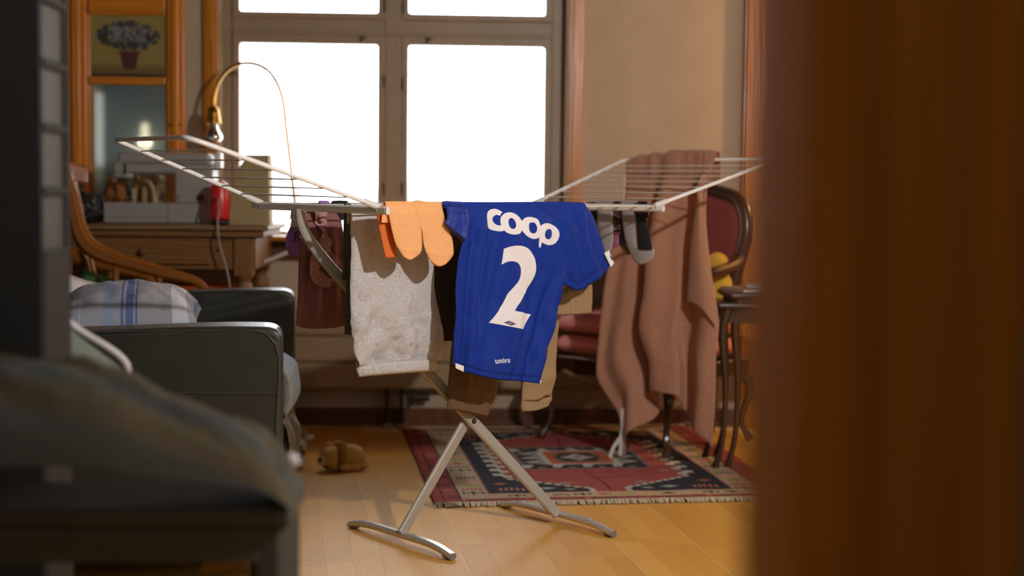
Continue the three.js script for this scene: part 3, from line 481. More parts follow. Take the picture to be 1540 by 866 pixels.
// what the mirror shows: the left wall with two framed pictures, and a slim lamp on a chest in the far corner
function inMirror(px, py, x) { const p = onWall(px, py, ZB + 0.009), d = sight(px, py); d.z = -d.z; return p.addScaledVector(d, (x - p.x) / d.x); }
{
  const pic = (pxa, pxb, y0, y1, label, mat) => { const za = inMirror(pxa, 200, XL).z, zb = inMirror(pxb, 200, XL).z, f = 0.022, t = thing('framed_picture', label, 'picture', V(XL, y0, (za + zb) / 2)); part('frame', [span(XL, XL + 0.024, y1 - f, y1, za, zb, 0.004), span(XL, XL + 0.024, y0, y0 + f, za, zb, 0.004), span(XL, XL + 0.024, y0 + f, y1 - f, za, za + f, 0.004), span(XL, XL + 0.024, y0 + f, y1 - f, zb - f, zb, 0.004)], M.deskTop, t); part('picture_sheet', span(XL, XL + 0.012, y0 + f, y1 - f, za + f, zb - f, 0), mat, t); settle(t); };
  const blotch = canvasTexture(256, 256, (c, W, H) => { c.fillStyle = '#eef6fa'; c.fillRect(0, 0, W, H); for (let i = 0; i < 60; i++) { c.fillStyle = `rgba(70,96,140,${0.05 + rnd() * 0.08})`; c.beginPath(); c.ellipse(W * (0.45 + (rnd() - 0.5) * 0.4), H * (0.42 + (rnd() - 0.5) * 0.4), 10 + rnd() * 40, 10 + rnd() * 40, 0, 0, 7); c.fill(); } }, false);
  pic(137, 171, 0.35, 1.78, 'large pale blue picture on the left wall, seen in the mirror', std({ map: blotch, roughness: 0.5 }));
  pic(172, 203, 0.75, 1.62, 'grey framed print on the left wall, beside the pale blue picture in the mirror', std({ color: 0x7c8384, roughness: 0.5 }));
  const lp = inMirror(218, 212, -2.4), z = Math.min(lp.z, ZF - 0.16), d0 = inMirror(218, 242, lp.x), d1 = inMirror(218, 184, lp.x);
  const p0 = onWall(218, 212, ZB + 0.009), dd = sight(218, 212); dd.z = -dd.z; const k = (ZF - 0.17 - p0.z) / dd.z, x = p0.x + dd.x * k;
  const yOf = (py) => { const p = onWall(218, py, ZB + 0.009), d = sight(218, py); return p.y - d.y * 0 + d.y * ((ZF - 0.17 - p.z) / -d.z) * 1; };
  const y0 = yOf(243), y1 = yOf(185), c = thing('chest', 'tall plain chest of drawers in the corner, its lamp seen in the mirror', 'chest', V(x, 0, ZF - 0.19));
  part('carcass', span(x - 0.16, x + 0.3, 0.06, y0 - 0.012, ZF - 0.35, ZF - 0.02, 0.006), M.deskWood, c); part('top', span(x - 0.17, x + 0.31, y0 - 0.02, y0, ZF - 0.36, ZF - 0.015, 0.005), M.deskWood, c);
  for (let i = 0; i < 4; i++) { const dr = part('drawer', span(x - 0.14, x + 0.28, 0.1 + i * 0.27, 0.35 + i * 0.27, ZF - 0.365, ZF - 0.34, 0.005), M.deskWood, c); part('knob', lathe([[0, 0], [0.008, 0], [0.016, 0.016], [0, 0.024]], 14).rotateX(-Math.PI / 2).translate(x + 0.07, 0.225 + i * 0.27, ZF - 0.365), M.brass, dr); }
  part('plinth', span(x - 0.15, x + 0.29, 0, 0.07, ZF - 0.34, ZF - 0.03, 0.004), M.deskWood, c); settle(c);
  const lamp = thing('slim_lamp', 'slim cream column lamp glowing in the mirror', 'lamp', V(x, y0, ZF - 0.17));
  part('base', lathe([[0, 0], [0.04, 0], [0.038, 0.01], [0, 0.012]], 20), M.brass, lamp);
  const sh = part('shade', lathe([[0.02, 0.012], [0.029, 0.02], [0.029, y1 - y0 - 0.02], [0.02, y1 - y0], [0, y1 - y0]], 24), new THREE.MeshStandardMaterial({ color: 0x333028, emissive: new THREE.Color(1, 0.9, 0.62), emissiveIntensity: 1.0, side: THREE.DoubleSide }), lamp); sh.castShadow = false;
  lamp.add(pointLight([1, 0.88, 0.62], LAMP.slim, V(0, (y1 - y0) / 2, 0), 2));
}
// ---- pine desk under the mirror
const DESK = { z0: -5.5, z1: -6.04 };
{
  const zf = DESK.z0, zb = DESK.z1, x1 = bx(384, zf, 380), x0 = -2.35, yTop = by(338.5, zf, 300), yU = by(346, zf, 300), yA = by(405, zf, 300), yd0 = by(397, zf, 250), yd1 = by(357, zf, 250);
  DESK.top = yTop;
  const t = thing('desk', 'old pine desk with shallow drawers and turned legs, under the mirror', 'desk', V((x0 + x1) / 2, 0, (zf + zb) / 2));
  const xo = bx(404, zf + 0.04, 345);
  part('desktop', [span(x0 - 0.03, xo, yU, yTop, zb, zf + 0.05, 0.006, true)], M.deskTop, t);
  part('cornice', [span(x0 - 0.01, xo - 0.02, yU - 0.026, yU, zb, zf + 0.03, 0.006, true)], M.deskWood, t);
  part('apron', [span(x0, x1, yA, yU - 0.026, zb, zf - 0.006, 0.002, true)], M.deskWood, t);
  const dx = [[x0 + 0.08, -1.62], [-1.6, bx(315, zf, 380)]];
  for (const [a, b] of dx) {
    const d = part('drawer', span(a, b, yd0, yd1, zf - 0.3, zf + 0.012, 0.004, true), M.deskWood, t), mx = a === -1.6 ? bx(217, zf, 380) : (a + b) / 2;
    for (const kx of a === -1.6 ? [bx(217, zf, 380)] : [mx]) part('knob', lathe([[0, 0], [0.007, 0], [0.008, 0.008], [0.015, 0.016], [0.013, 0.024], [0, 0.027]], 16).rotateX(Math.PI / 2).translate(kx, by(378, zf, 217), zf + 0.012), M.deskWood, d);
    part('groove', span(a, b, yd1 + 0.004, yd1 + 0.02, zf - 0.01, zf - 0.004, 0.001), M.blackWood, t);
  }
  part('keyhole', lathe([[0, 0], [0.008, 0], [0.007, 0.004], [0, 0.004]], 14).rotateX(Math.PI / 2).translate(bx(328, zf, 376), by(376, zf, 328), zf - 0.005), M.pipe, t);
  const leg = (x, z) => { const y = yA, b = part('leg', [span(x - 0.036, x + 0.036, y - 0.025, yU - 0.026, z - 0.036, z + 0.036, 0.004), lathe([[0, 0], [0.02, 0], [0.028, 0.03], [0.022, 0.08], [0.026, 0.2], [0.034, 0.4], [0.036, y - 0.16], [0.024, y - 0.13], [0.021, y - 0.115], [0.034, y - 0.1], [0.037, y - 0.08], [0.028, y - 0.055], [0.022, y - 0.045], [0.034, y - 0.03], [0.036, y - 0.02], [0, y - 0.02]], 24).translate(x, 0, z)], M.deskWood, t); return b; };
  const lx = bx(366, zf, 380); leg(lx, zf - 0.03); leg(lx, zb + 0.05); leg(x0 + 0.05, zf - 0.03); leg(x0 + 0.05, zb + 0.05);
  settle(t);
}
// ---- bentwood armchair between the sofa and the desk
{
  const t = thing('bentwood_armchair', 'brown bentwood armchair with a sweeping curved arm, in front of the desk', 'armchair', V(-1.45, 0, -5.3));
  const z = -5.12, P = (px, py) => onWall(px, py, z), armPts = [[94, 262], [104, 288], [112, 318], [119, 345], [130, 366], [150, 380], [180, 391], [215, 401], [250, 411], [280, 418], [297, 424], [305, 431], [310, 442], [312, 462]].map((p) => P(...p));
  for (const dz of [0, -0.29]) {
    const dx = dz ? -0.24 : 0, pts = armPts.map((p) => p.clone().add(V(dx, 0, dz)));
    part('arm', sweepBar(through(pts, 70), V(0, 0, 1), 0.05, 0.045, (k) => 1.0 - 0.5 * smooth(0.55, 1, k) + 0.25 * Math.exp(-((k - 0.36) ** 2) / 0.02)), M.bentWood, t);
    for (const [px, py] of [[175, 396], [240, 412]]) { const a = P(px, py).add(V(dx, 0, dz)), b = V(a.x - 0.02, 0.44, a.z); part('spindle', rodBetween(a, b, 0.012, 10), M.bentWood, t); }
  }
  const xs = armPts[4].x, xe = armPts[12].x;
  part('seat', box(xe - xs - 0.02, 0.045, 0.36, (xs + xe) / 2, 0.43, z - 0.15, 0.02, true), M.bentWood, t);
  for (const dz of [0.0, -0.29]) { part('leg', sweepBar(through([V(xe, 0.45, z + dz), V(xe - 0.01, 0.25, z + dz), V(xe + 0.015, 0, z + dz)], 12), V(0, 0, 1), 0.034, 0.034), M.bentWood, t); part('leg', sweepBar(through([V(xs + 0.03, 0.45, z + dz), V(xs, 0.25, z + dz), V(xs - 0.05, 0, z + dz)], 12), V(0, 0, 1), 0.034, 0.034), M.bentWood, t); }
  part('top_rail', sweepBar(through([armPts[0], armPts[0].clone().add(V(-0.03, 0.012, -0.15)), armPts[0].clone().add(V(0, 0, -0.3))], 20), V(0, 1, 0), 0.03, 0.07), M.bentWood, t);
  for (const dz of [-0.15, -0.22]) part('back_spindle', rodBetween(armPts[0].clone().add(V(-0.02, 0, dz)), V(xs + 0.02, 0.45, z + dz), 0.01, 10), M.bentWood, t);
  settle(t);
  const gc = onWall(150, 424, -5.25), gt = thing('green_cushion', 'small green knitted cushion standing on the bentwood armchair', 'cushion', V(gc.x, 0.46, gc.z)), gm = part('cover', pillow(0.1, 0.13, 0.05, 20, 0.01, 2), M.greenKnit, gt); gm.position.y = 0.11; gm.rotation.set(-0.2, 0.35, -0.2);
  const ox = onWall(345, 425, -5.75), ob = thing('orange_box', 'orange box standing on the floor under the desk', 'box', V(ox.x - 0.08, 0, -5.75)), om = std({ color: 0xb8560f, roughness: 0.55 });
  part('body', box(0.3, 0.58, 0.22, 0, 0.29, 0, 0.012), om, ob); part('lid', box(0.31, 0.05, 0.23, 0, 0.6, 0, 0.012), om, ob);
}
// ---- things on the desk
{ // sewing machine
  const z = -5.72, d = 0.17, X = (px) => bx(px, z + d / 2, 280), Y = (py) => by(py, z + d / 2, 240), yb = DESK.top + 0.001;
  const t = thing('sewing_machine', 'white sewing machine standing on the pine desk in front of the mirror', 'sewing machine', V(X(240), DESK.top, z));
  const S = (a, b, c, e, d0 = d, r = 0.01) => span(X(a), X(b), c, e, z - d0 / 2, z + d0 / 2, r);
  part('base', S(154, 319, yb, Y(305)), M.machine, t);
  part('seam', [span(X(252), X(253.4), yb + 0.008, Y(308), z + d / 2 - 0.002, z + d / 2 + 0.0015, 0.0005), span(X(156), X(252), Y(327.5), Y(326.5), z + d / 2 - 0.002, z + d / 2 + 0.0015, 0.0005)], M.machineSeam, t);
  part('column', S(261, 319, Y(306), Y(256), d * 0.86, 0.012), M.machine, t);
  part('upper_arm', [S(168, 319, Y(261), Y(246), d * 0.8, 0.012), S(174, 314, Y(247), Y(229), d * 0.72, 0.016)], M.machine, t);
  part('head', S(168, 190, Y(268), Y(243), d * 0.74, 0.012), M.machine, t);
  part('needle_bar', [rodBetween(V(X(187), Y(246), z + 0.07), V(X(187), Y(262), z + 0.07), 0.005, 10), rodBetween(V(X(187), Y(262), z), V(X(187), Y(290), z), 0.0035, 8)], M.blackPlastic, t);
  part('presser_foot', [span(X(183), X(192), Y(297), Y(286), z - 0.012, z + 0.012, 0.002), span(X(180), X(195), Y(303), Y(299), z - 0.02, z + 0.03, 0.001)], M.blackPlastic, t);
  part('handwheel', lathe([[0, 0], [0.034, 0], [0.038, 0.006], [0.038, 0.02], [0.034, 0.026], [0, 0.026]], 28).rotateZ(-Math.PI / 2).translate(X(319), Y(240), z), M.whitePlastic, t);
  part('dial', lathe([[0, 0], [0.013, 0], [0.012, 0.012], [0, 0.013]], 18).rotateX(Math.PI / 2).translate(X(301), Y(296), z + d * 0.43), std({ color: 0x3d2a4c, roughness: 0.4 }), t, 'dark purple dial');
  part('stitch_selector', [span(X(264.5), X(265.6), Y(299), Y(293), z + d * 0.43 - 0.001, z + d * 0.43 + 0.003, 0.0008), span(X(268), X(269.2), Y(299), Y(293), z + d * 0.43 - 0.001, z + d * 0.43 + 0.003, 0.0008)], M.machineSeam, t);
  settle(t);
  const c = thing('power_cord', 'grey power cord hanging from the sewing machine over the desk edge', 'cord', V(X(322), DESK.top, z));
  part('lead', tube([[317, 305, -5.62], [321, 297, -5.56], [328, 302, -5.48], [329, 318, -5.45], [327, 335, -5.44], [328, 352, -5.438], [332, 375, -5.44], [339, 398, -5.44], [344, 420, -5.44], [346, 440, -5.44], [346, 470, -5.44]].map(([px, py, zz]) => onWall(px, py, zz)), 0.0042, 90, 8), std({ color: 0x8d7c74, roughness: 0.5 }), c);
  settle(c);
}
{ // tall tan case
  const z = -5.56, P = (px, py) => onWall(px, py, z), pts = [[345, 344], [345, 322], [348, 288], [355, 262], [370, 232.5], [404, 232.5], [406, 344]].map((p) => P(...p)), o = pts[0], base = DESK.top;
  const t = thing('tan_case', 'tall tan board case with one slanted side, on the right end of the desk', 'case', V((pts[0].x + pts[6].x) / 2, base, z - 0.05));
  const s = new THREE.Shape(pts.map((p) => new THREE.Vector2(p.x, Math.max(base + 0.001, p.y)))), g = new THREE.ExtrudeGeometry(s, { depth: 0.1, bevelEnabled: true, bevelSize: 0.004, bevelThickness: 0.004, bevelOffset: -0.004, bevelSegments: 2 }); g.translate(0, 0, z - 0.1);
  part('shell', metricUV(g), M.board, t); part('base_rim', span(pts[0].x - 0.001, pts[6].x + 0.001, base, base + 0.008, z - 0.104, z + 0.003, 0.002), M.board, t);
  settle(t);
}
{ // red tin behind the machine
  const p = V(bx(331, -5.56, 300), DESK.top, -5.56), h = by(272, -5.56, 327) - DESK.top, t = thing('red_canister', 'shiny red canister between the sewing machine and the tan case', 'canister', p);
  part('body', lathe([[0, 0.02], [0.03, 0.02], [0.034, 0.03], [0.036, h * 0.5], [0.033, h * 0.86], [0.02, h * 0.97], [0, h]], 28).scale(1.12, 1, 1.12), M.redPlastic, t); part('foot_ring', lathe([[0, 0], [0.034, 0], [0.034, 0.022], [0, 0.022]], 24), M.blackPlastic, t);
}
{ // black bag, cloth bundle, wooden toy arch
  const z = -5.68, c = onWall(128, 332, z), t = thing('black_bag', 'crumpled shiny black plastic bag on the left end of the desk', 'bag', V(c.x, DESK.top, z));
  const g = new THREE.IcosahedronGeometry(1, 5), q = g.attributes.position; for (let i = 0; i < q.count; i++) { const v = V().fromBufferAttribute(q, i), k = 1 + 0.35 * fbm(v.x * 2.2, v.y * 2.2, v.z * 2.2, 4) + 0.12 * Math.abs(noise(v.x * 7, v.y * 7, v.z * 7)); q.setXYZ(i, v.x * k * 0.09, Math.max(0.001, (v.y * k * 0.5 + 0.46) * 0.125), v.z * k * 0.07); } g.computeVertexNormals();
  part('sack', g, phys({ color: 0x121014, roughness: 0.2, clearcoat: 0.7, clearcoatRoughness: 0.12, bumpMap: at(softBump, 3, 3), bumpScale: 0.012 }), t); part('knot', lathe([[0, 0], [0.012, 0.002], [0.008, 0.015], [0.02, 0.035], [0.012, 0.036], [0, 0.02]], 12).translate(-0.02, 0.118, 0), M.blackPlastic, t);
  const c2 = onWall(172, 305, -5.85), t2 = thing('fabric_bundle', 'small rust-brown bundle of fabric behind the sewing machine foot', 'fabric', V(c2.x, DESK.top, -5.87));
  const g2 = new THREE.IcosahedronGeometry(1, 4), q2 = g2.attributes.position; for (let i = 0; i < q2.count; i++) { const v = V().fromBufferAttribute(q2, i), k = 1 + 0.4 * fbm(v.x * 2 + 5, v.y * 2, v.z * 2); q2.setXYZ(i, v.x * k * 0.055, Math.max(0.001, (v.y * k * 0.5 + 0.45) * 0.17), v.z * k * 0.05); } g2.computeVertexNormals();
  part('folds', g2, cloth([122, 72, 28], [150, 92, 40], 6, 0.001), t2);
  const z3 = -5.9, t3 = thing('wooden_stand', 'pale wooden arch-shaped stand seen through the sewing machine', 'stand', V(bx(212, z3, 300), DESK.top, z3)), A = (px, py) => onWall(px, py, z3);
  part('arch', sweepBar(through([[201, 334], [200, 300], [203, 282], [210, 273], [220, 273], [227, 282], [230, 300], [229, 334]].map(([px, py]) => { const p = A(px, py); p.y = Math.max(p.y, DESK.top); return p; }), 40), V(0, 0, 1), 0.022, 0.03), M.board, t3);
  part('post', [rodBetween(A(217, 274), V(A(217, 300).x, DESK.top, z3), 0.012, 12), rodBetween(A(206, 262), A(208, 280), 0.007, 10)], M.board, t3);
  settle(t3);
}
{ // brass arc lamp on the window sill
  const z = -6.0, P = (px, py, zz = z) => onWall(px, py, zz), b = P(447, 349), t = thing('arc_lamp', 'thin brass arc lamp with a silvered bulb, standing on the window sill', 'lamp', V(b.x, 0.817, z));
  part('base', lathe([[0, 0], [0.05, 0], [0.05, 0.008], [0.012, 0.016], [0.006, 0.03], [0, 0.03]], 28).translate(b.x, 0.818, z), M.brass, t);
  part('arc', tube([[447, 346], [443, 300], [436, 240], [430, 190], [426, 155], [419, 130], [405, 108], [388, 97.5], [370, 95], [352, 99], [337, 111], [327, 128], [322, 148], [321, 160]].map(([px, py], i) => P(px, py, lerp(z, -5.95, i / 13))), 0.0078, 120, 8), M.brass, t);
  const c = P(321, 160, -5.95), y = c.y, sc = 5.95 / FOCAL;
  part('socket', lathe([[0, 0.004], [0.012, 0.002], [0.024, -4 * sc], [0.026, -12 * sc], [0.031, -23 * sc], [0.034, -25 * sc], [0.03, -25 * sc], [0.02, -20 * sc], [0, -20 * sc]], 24).translate(c.x, y, c.z), M.brass, t);
  part('bulb', lathe([[0.016, -24 * sc], [0.018, -28 * sc], [0.02, -33 * sc], [0.028, -38 * sc], [0.036, -43 * sc], [0.037, -46 * sc], [0.033, -50 * sc], [0.02, -53.5 * sc], [0, -54.5 * sc]], 28).translate(c.x, y, c.z), M.chrome, t, 'silvered bulb');
  settle(t);
}
{ // pale strip beside the desk
  const t = thing('white_cane', 'thin white cane slanting out beside the desk leg, under the window sill', 'cane', onWall(414, 387, -5.72));
  part('shaft', sweepBar([onWall(388, 396.5, -5.78), onWall(412, 388, -5.74), onWall(440, 376.5, -5.7)], V(0, 0, 1), 0.017, 0.014), M.whitePlastic, t); part('tip', rodBetween(onWall(384, 398, -5.784), onWall(389, 396.3, -5.777), 0.01, 10), M.blackPlastic, t); settle(t);
}
// ---- right: rose upholstered armchair, nest of tables
{
  const o = V(0.8, 0, -5.70), ang = Math.atan2(-0.72, 0.69), t = thing('rose_armchair', 'carved dark wood armchair with rose velvet seat and back, behind the hanging towel', 'armchair', o, ang);
  // local axes: +z is where the chair faces, x across
  const w = 0.62, d = 0.52, sh = 0.345;
  const cush = (y, h, dz) => { const g = new RoundedBoxGeometry(w - 0.02, h, d - 0.02, 6, h * 0.46), p = g.attributes.position; for (let i = 0; i < p.count; i++) { const x = p.getX(i) / (w / 2), z = p.getZ(i) / (d / 2), k = 1 - 0.5 * (x * x) * (z * z); p.setY(i, y + p.getY(i) * (0.82 + 0.3 * (1 - x * x) * (1 - z * z)) * k); p.setZ(i, p.getZ(i) + dz); } g.computeVertexNormals(); return metricUV(g); };
  part('seat_frame', [box(w, 0.07, 0.04, 0, sh - 0.02, d / 2, 0.014), box(w, 0.07, 0.04, 0, sh - 0.02, -d / 2, 0.014), box(0.04, 0.07, d, w / 2, sh - 0.02, 0, 0.014), box(0.04, 0.07, d, -w / 2, sh - 0.02, 0, 0.014)], M.darkWood, t);
  part('carving', tube([V(-0.2, sh - 0.05, d / 2 + 0.02), V(-0.1, sh - 0.07, d / 2 + 0.026), V(0, sh - 0.085, d / 2 + 0.03), V(0.1, sh - 0.07, d / 2 + 0.026), V(0.2, sh - 0.05, d / 2 + 0.02)], 0.012, 40, 8), M.deskTop, t);
  part('seat_base', cush(sh + 0.055, 0.1, 0), M.pinkVelvet, t); part('seat_cushion', cush(sh + 0.145, 0.11, 0.01), M.pinkVelvet, t);
  // oval shield back with a carved frame
  const bp = [[-0.22, 0.58], [-0.26, 0.72], [-0.29, 0.88], [-0.25, 0.98], [-0.14, 1.02], [0, 1.04], [0.14, 1.02], [0.25, 0.98], [0.29, 0.88], [0.26, 0.72], [0.22, 0.58], [0, 0.555]], zb = (y) => -d / 2 + 0.03 - (y - 0.55) * 0.1;
  part('back_frame', tube(bp.map(([x, y]) => V(x, y, zb(y))), 0.03, 100, 10, true), M.darkWood, t);
  const s = new THREE.Shape(); const cv = new THREE.CatmullRomCurve3(bp.map(([x, y]) => V(x * 0.93, 0.8 + (y - 0.8) * 0.92, 0)), true, 'centripetal').getSpacedPoints(60); s.setFromPoints(cv.slice(0, 60).map((p) => new THREE.Vector2(p.x, p.y)));
  const g = new THREE.ExtrudeGeometry(s, { depth: 0.02, bevelEnabled: true, bevelThickness: 0.035, bevelSize: 0.05, bevelOffset: -0.05, bevelSegments: 5 }), q = g.attributes.position; for (let i = 0; i < q.count; i++) q.setZ(i, q.getZ(i) + zb(q.getY(i)) - 0.01); g.computeVertexNormals();
  part('back_upholstery', metricUV(g), M.redVelvet, t);
  for (const x of [-0.22, 0.22]) part('back_post', sweepBar(through([V(x, sh, -d / 2), V(x, 0.48, -d / 2), V(x * 1.1, 0.6, zb(0.6))], 12), V(1, 0, 0), 0.04, 0.045), M.darkWood, t);
  for (const x of [-1, 1]) {
    part('arm_rest', sweepBar(through([V(x * 0.27, 0.76, zb(0.76)), V(x * 0.32, 0.73, -0.12), V(x * 0.33, 0.7, 0.04), V(x * 0.31, 0.66, 0.1)], 30), V(0, 1, 0), 0.05, 0.035), M.darkWood, t);
    part('arm_support', sweepBar(through([V(x * 0.32, 0.69, 0.06), V(x * 0.315, 0.56, 0.04), V(x * 0.3, 0.36, 0.1)], 20), V(1, 0, 0), 0.04, 0.035), M.darkWood, t);
    for (const z of [-1, 1]) part('leg', sweepBar(through([V(x * 0.28, sh - 0.03, z * 0.23), V(x * 0.32, 0.24, z * 0.27), V(x * 0.295, 0.1, z * 0.25), V(x * 0.32, 0.022, z * 0.28)], 30), V(1, 0, 0), 0.05, 0.05, (k) => 1 - 0.5 * smooth(0, 0.7, k) + 0.2 * smooth(0.85, 1, k)), M.darkWood, t);
  }
  // what sits on it
  const cu = thing('grey_cushion', 'grey-brown cushion on the rose armchair, showing between the blue jersey and the towel', 'cushion', V(0.53, sh + 0.2, -5.66)), cm = part('cover', pillow(0.17, 0.17, 0.06, 24, 0.014, 3), M.greyCushion, cu); cm.position.y = 0.15; cm.rotation.set(-0.25, -0.35, 0.08);
  const toyP = onWall(1079, 395, -5.62), toy = thing('yellow_toy', 'yellow soft toy with pink feet sitting on the rose armchair behind the towel', 'soft toy', V(toyP.x, sh + 0.2, -5.62)), yel = cloth([196, 150, 46], [214, 170, 62], 6, 0.001, fleeceBump), pk = cloth([196, 104, 96], [210, 120, 110], 6, 0.001, fleeceBump);
  part('body', lathe([[0, 0], [0.05, 0.01], [0.068, 0.05], [0.06, 0.12], [0.04, 0.16], [0, 0.17]], 24), yel, toy); part('head', new THREE.SphereGeometry(0.045, 20, 16).translate(0, 0.19, 0.005), yel, toy);
  for (const x of [-0.04, 0.04]) part('foot', new THREE.SphereGeometry(0.026, 16, 12).scale(1, 0.8, 1.5).translate(x, 0.02, 0.07), pk, toy); toy.rotation.y = ang * 0.4;
  // nest of two tables with curved legs
  const table = (x0, x1, z0, z1, h, label) => {
    const tb = thing('side_table', label, 'table', V((x0 + x1) / 2, 0, (z0 + z1) / 2), 0);
    part('tabletop', [span(x0 - 0.02, x1 + 0.02, h - 0.022, h, z0, z1 + 0.02, 0.008, true)], M.darkWood, tb); part('apron', [span(x0 + 0.02, x1 - 0.02, h - 0.075, h - 0.022, z0 + 0.03, z1 - 0.015, 0.004, true)], M.darkWood, tb);
    for (const x of [x0, x1]) for (const z of [z0 + 0.025, z1 - 0.01]) { const sx = x === x0 ? 1 : -1; part('leg', sweepBar(through([V(x + sx * 0.02, h - 0.024, z), V(x + sx * 0.004, h - 0.1, z), V(x + sx * 0.018, h * 0.5, z), V(x + sx * 0.012, 0.12, z), V(x - sx * 0.014, 0.006, z)], 30), V(0, 0, 1), 0.036, 0.034, (k) => 1 - 0.45 * smooth(0, 0.6, k) + 0.15 * smooth(0.9, 1, k)), M.darkWood, tb); }
    settle(tb); return tb;
  };
  const z1 = -5.12, xa = bx(1082, z1, 700), h1 = by(441, z1, 1110), h2 = by(457, z1 + 0.05, 1090);
  table(xa + 0.05, xa + 0.6, -5.4, z1 - 0.02, h1, 'taller dark side table of the nest beside the rose armchair');
  table(xa, xa + 0.42, -5.37, z1 + 0.0, h2, 'lower dark side table of the nest, nearest the towel');
  const bk = (name, x, y, z, w2, h3, d2, rot, m1, label) => { const b = thing(name, label, 'magazine', V(x, y, z), rot); part('pages', box(w2 - 0.006, h3 - 0.003, d2 - 0.006, 0, h3 / 2, 0, 0.0008), M.label, b); part('cover', [box(w2, 0.0012, d2, 0, h3 - 0.0006, 0, 0), box(w2, 0.0012, d2, 0, 0.0006, 0, 0), box(0.0014, h3, d2, -w2 / 2, h3 / 2, 0, 0)], m1, b); };
  bk('magazine', xa + 0.2, h1 + 0.001, -5.27, 0.3, 0.012, 0.2, 0.25, std({ color: 0x8a7a6a, roughness: 0.4 }), 'worn magazine lying on the taller side table');
  bk('magazine', xa + 0.23, h1 + 0.014, -5.28, 0.22, 0.01, 0.16, -0.2, std({ color: 0x9c9890, roughness: 0.35 }), 'smaller grey magazine lying on top of the worn magazine');
}
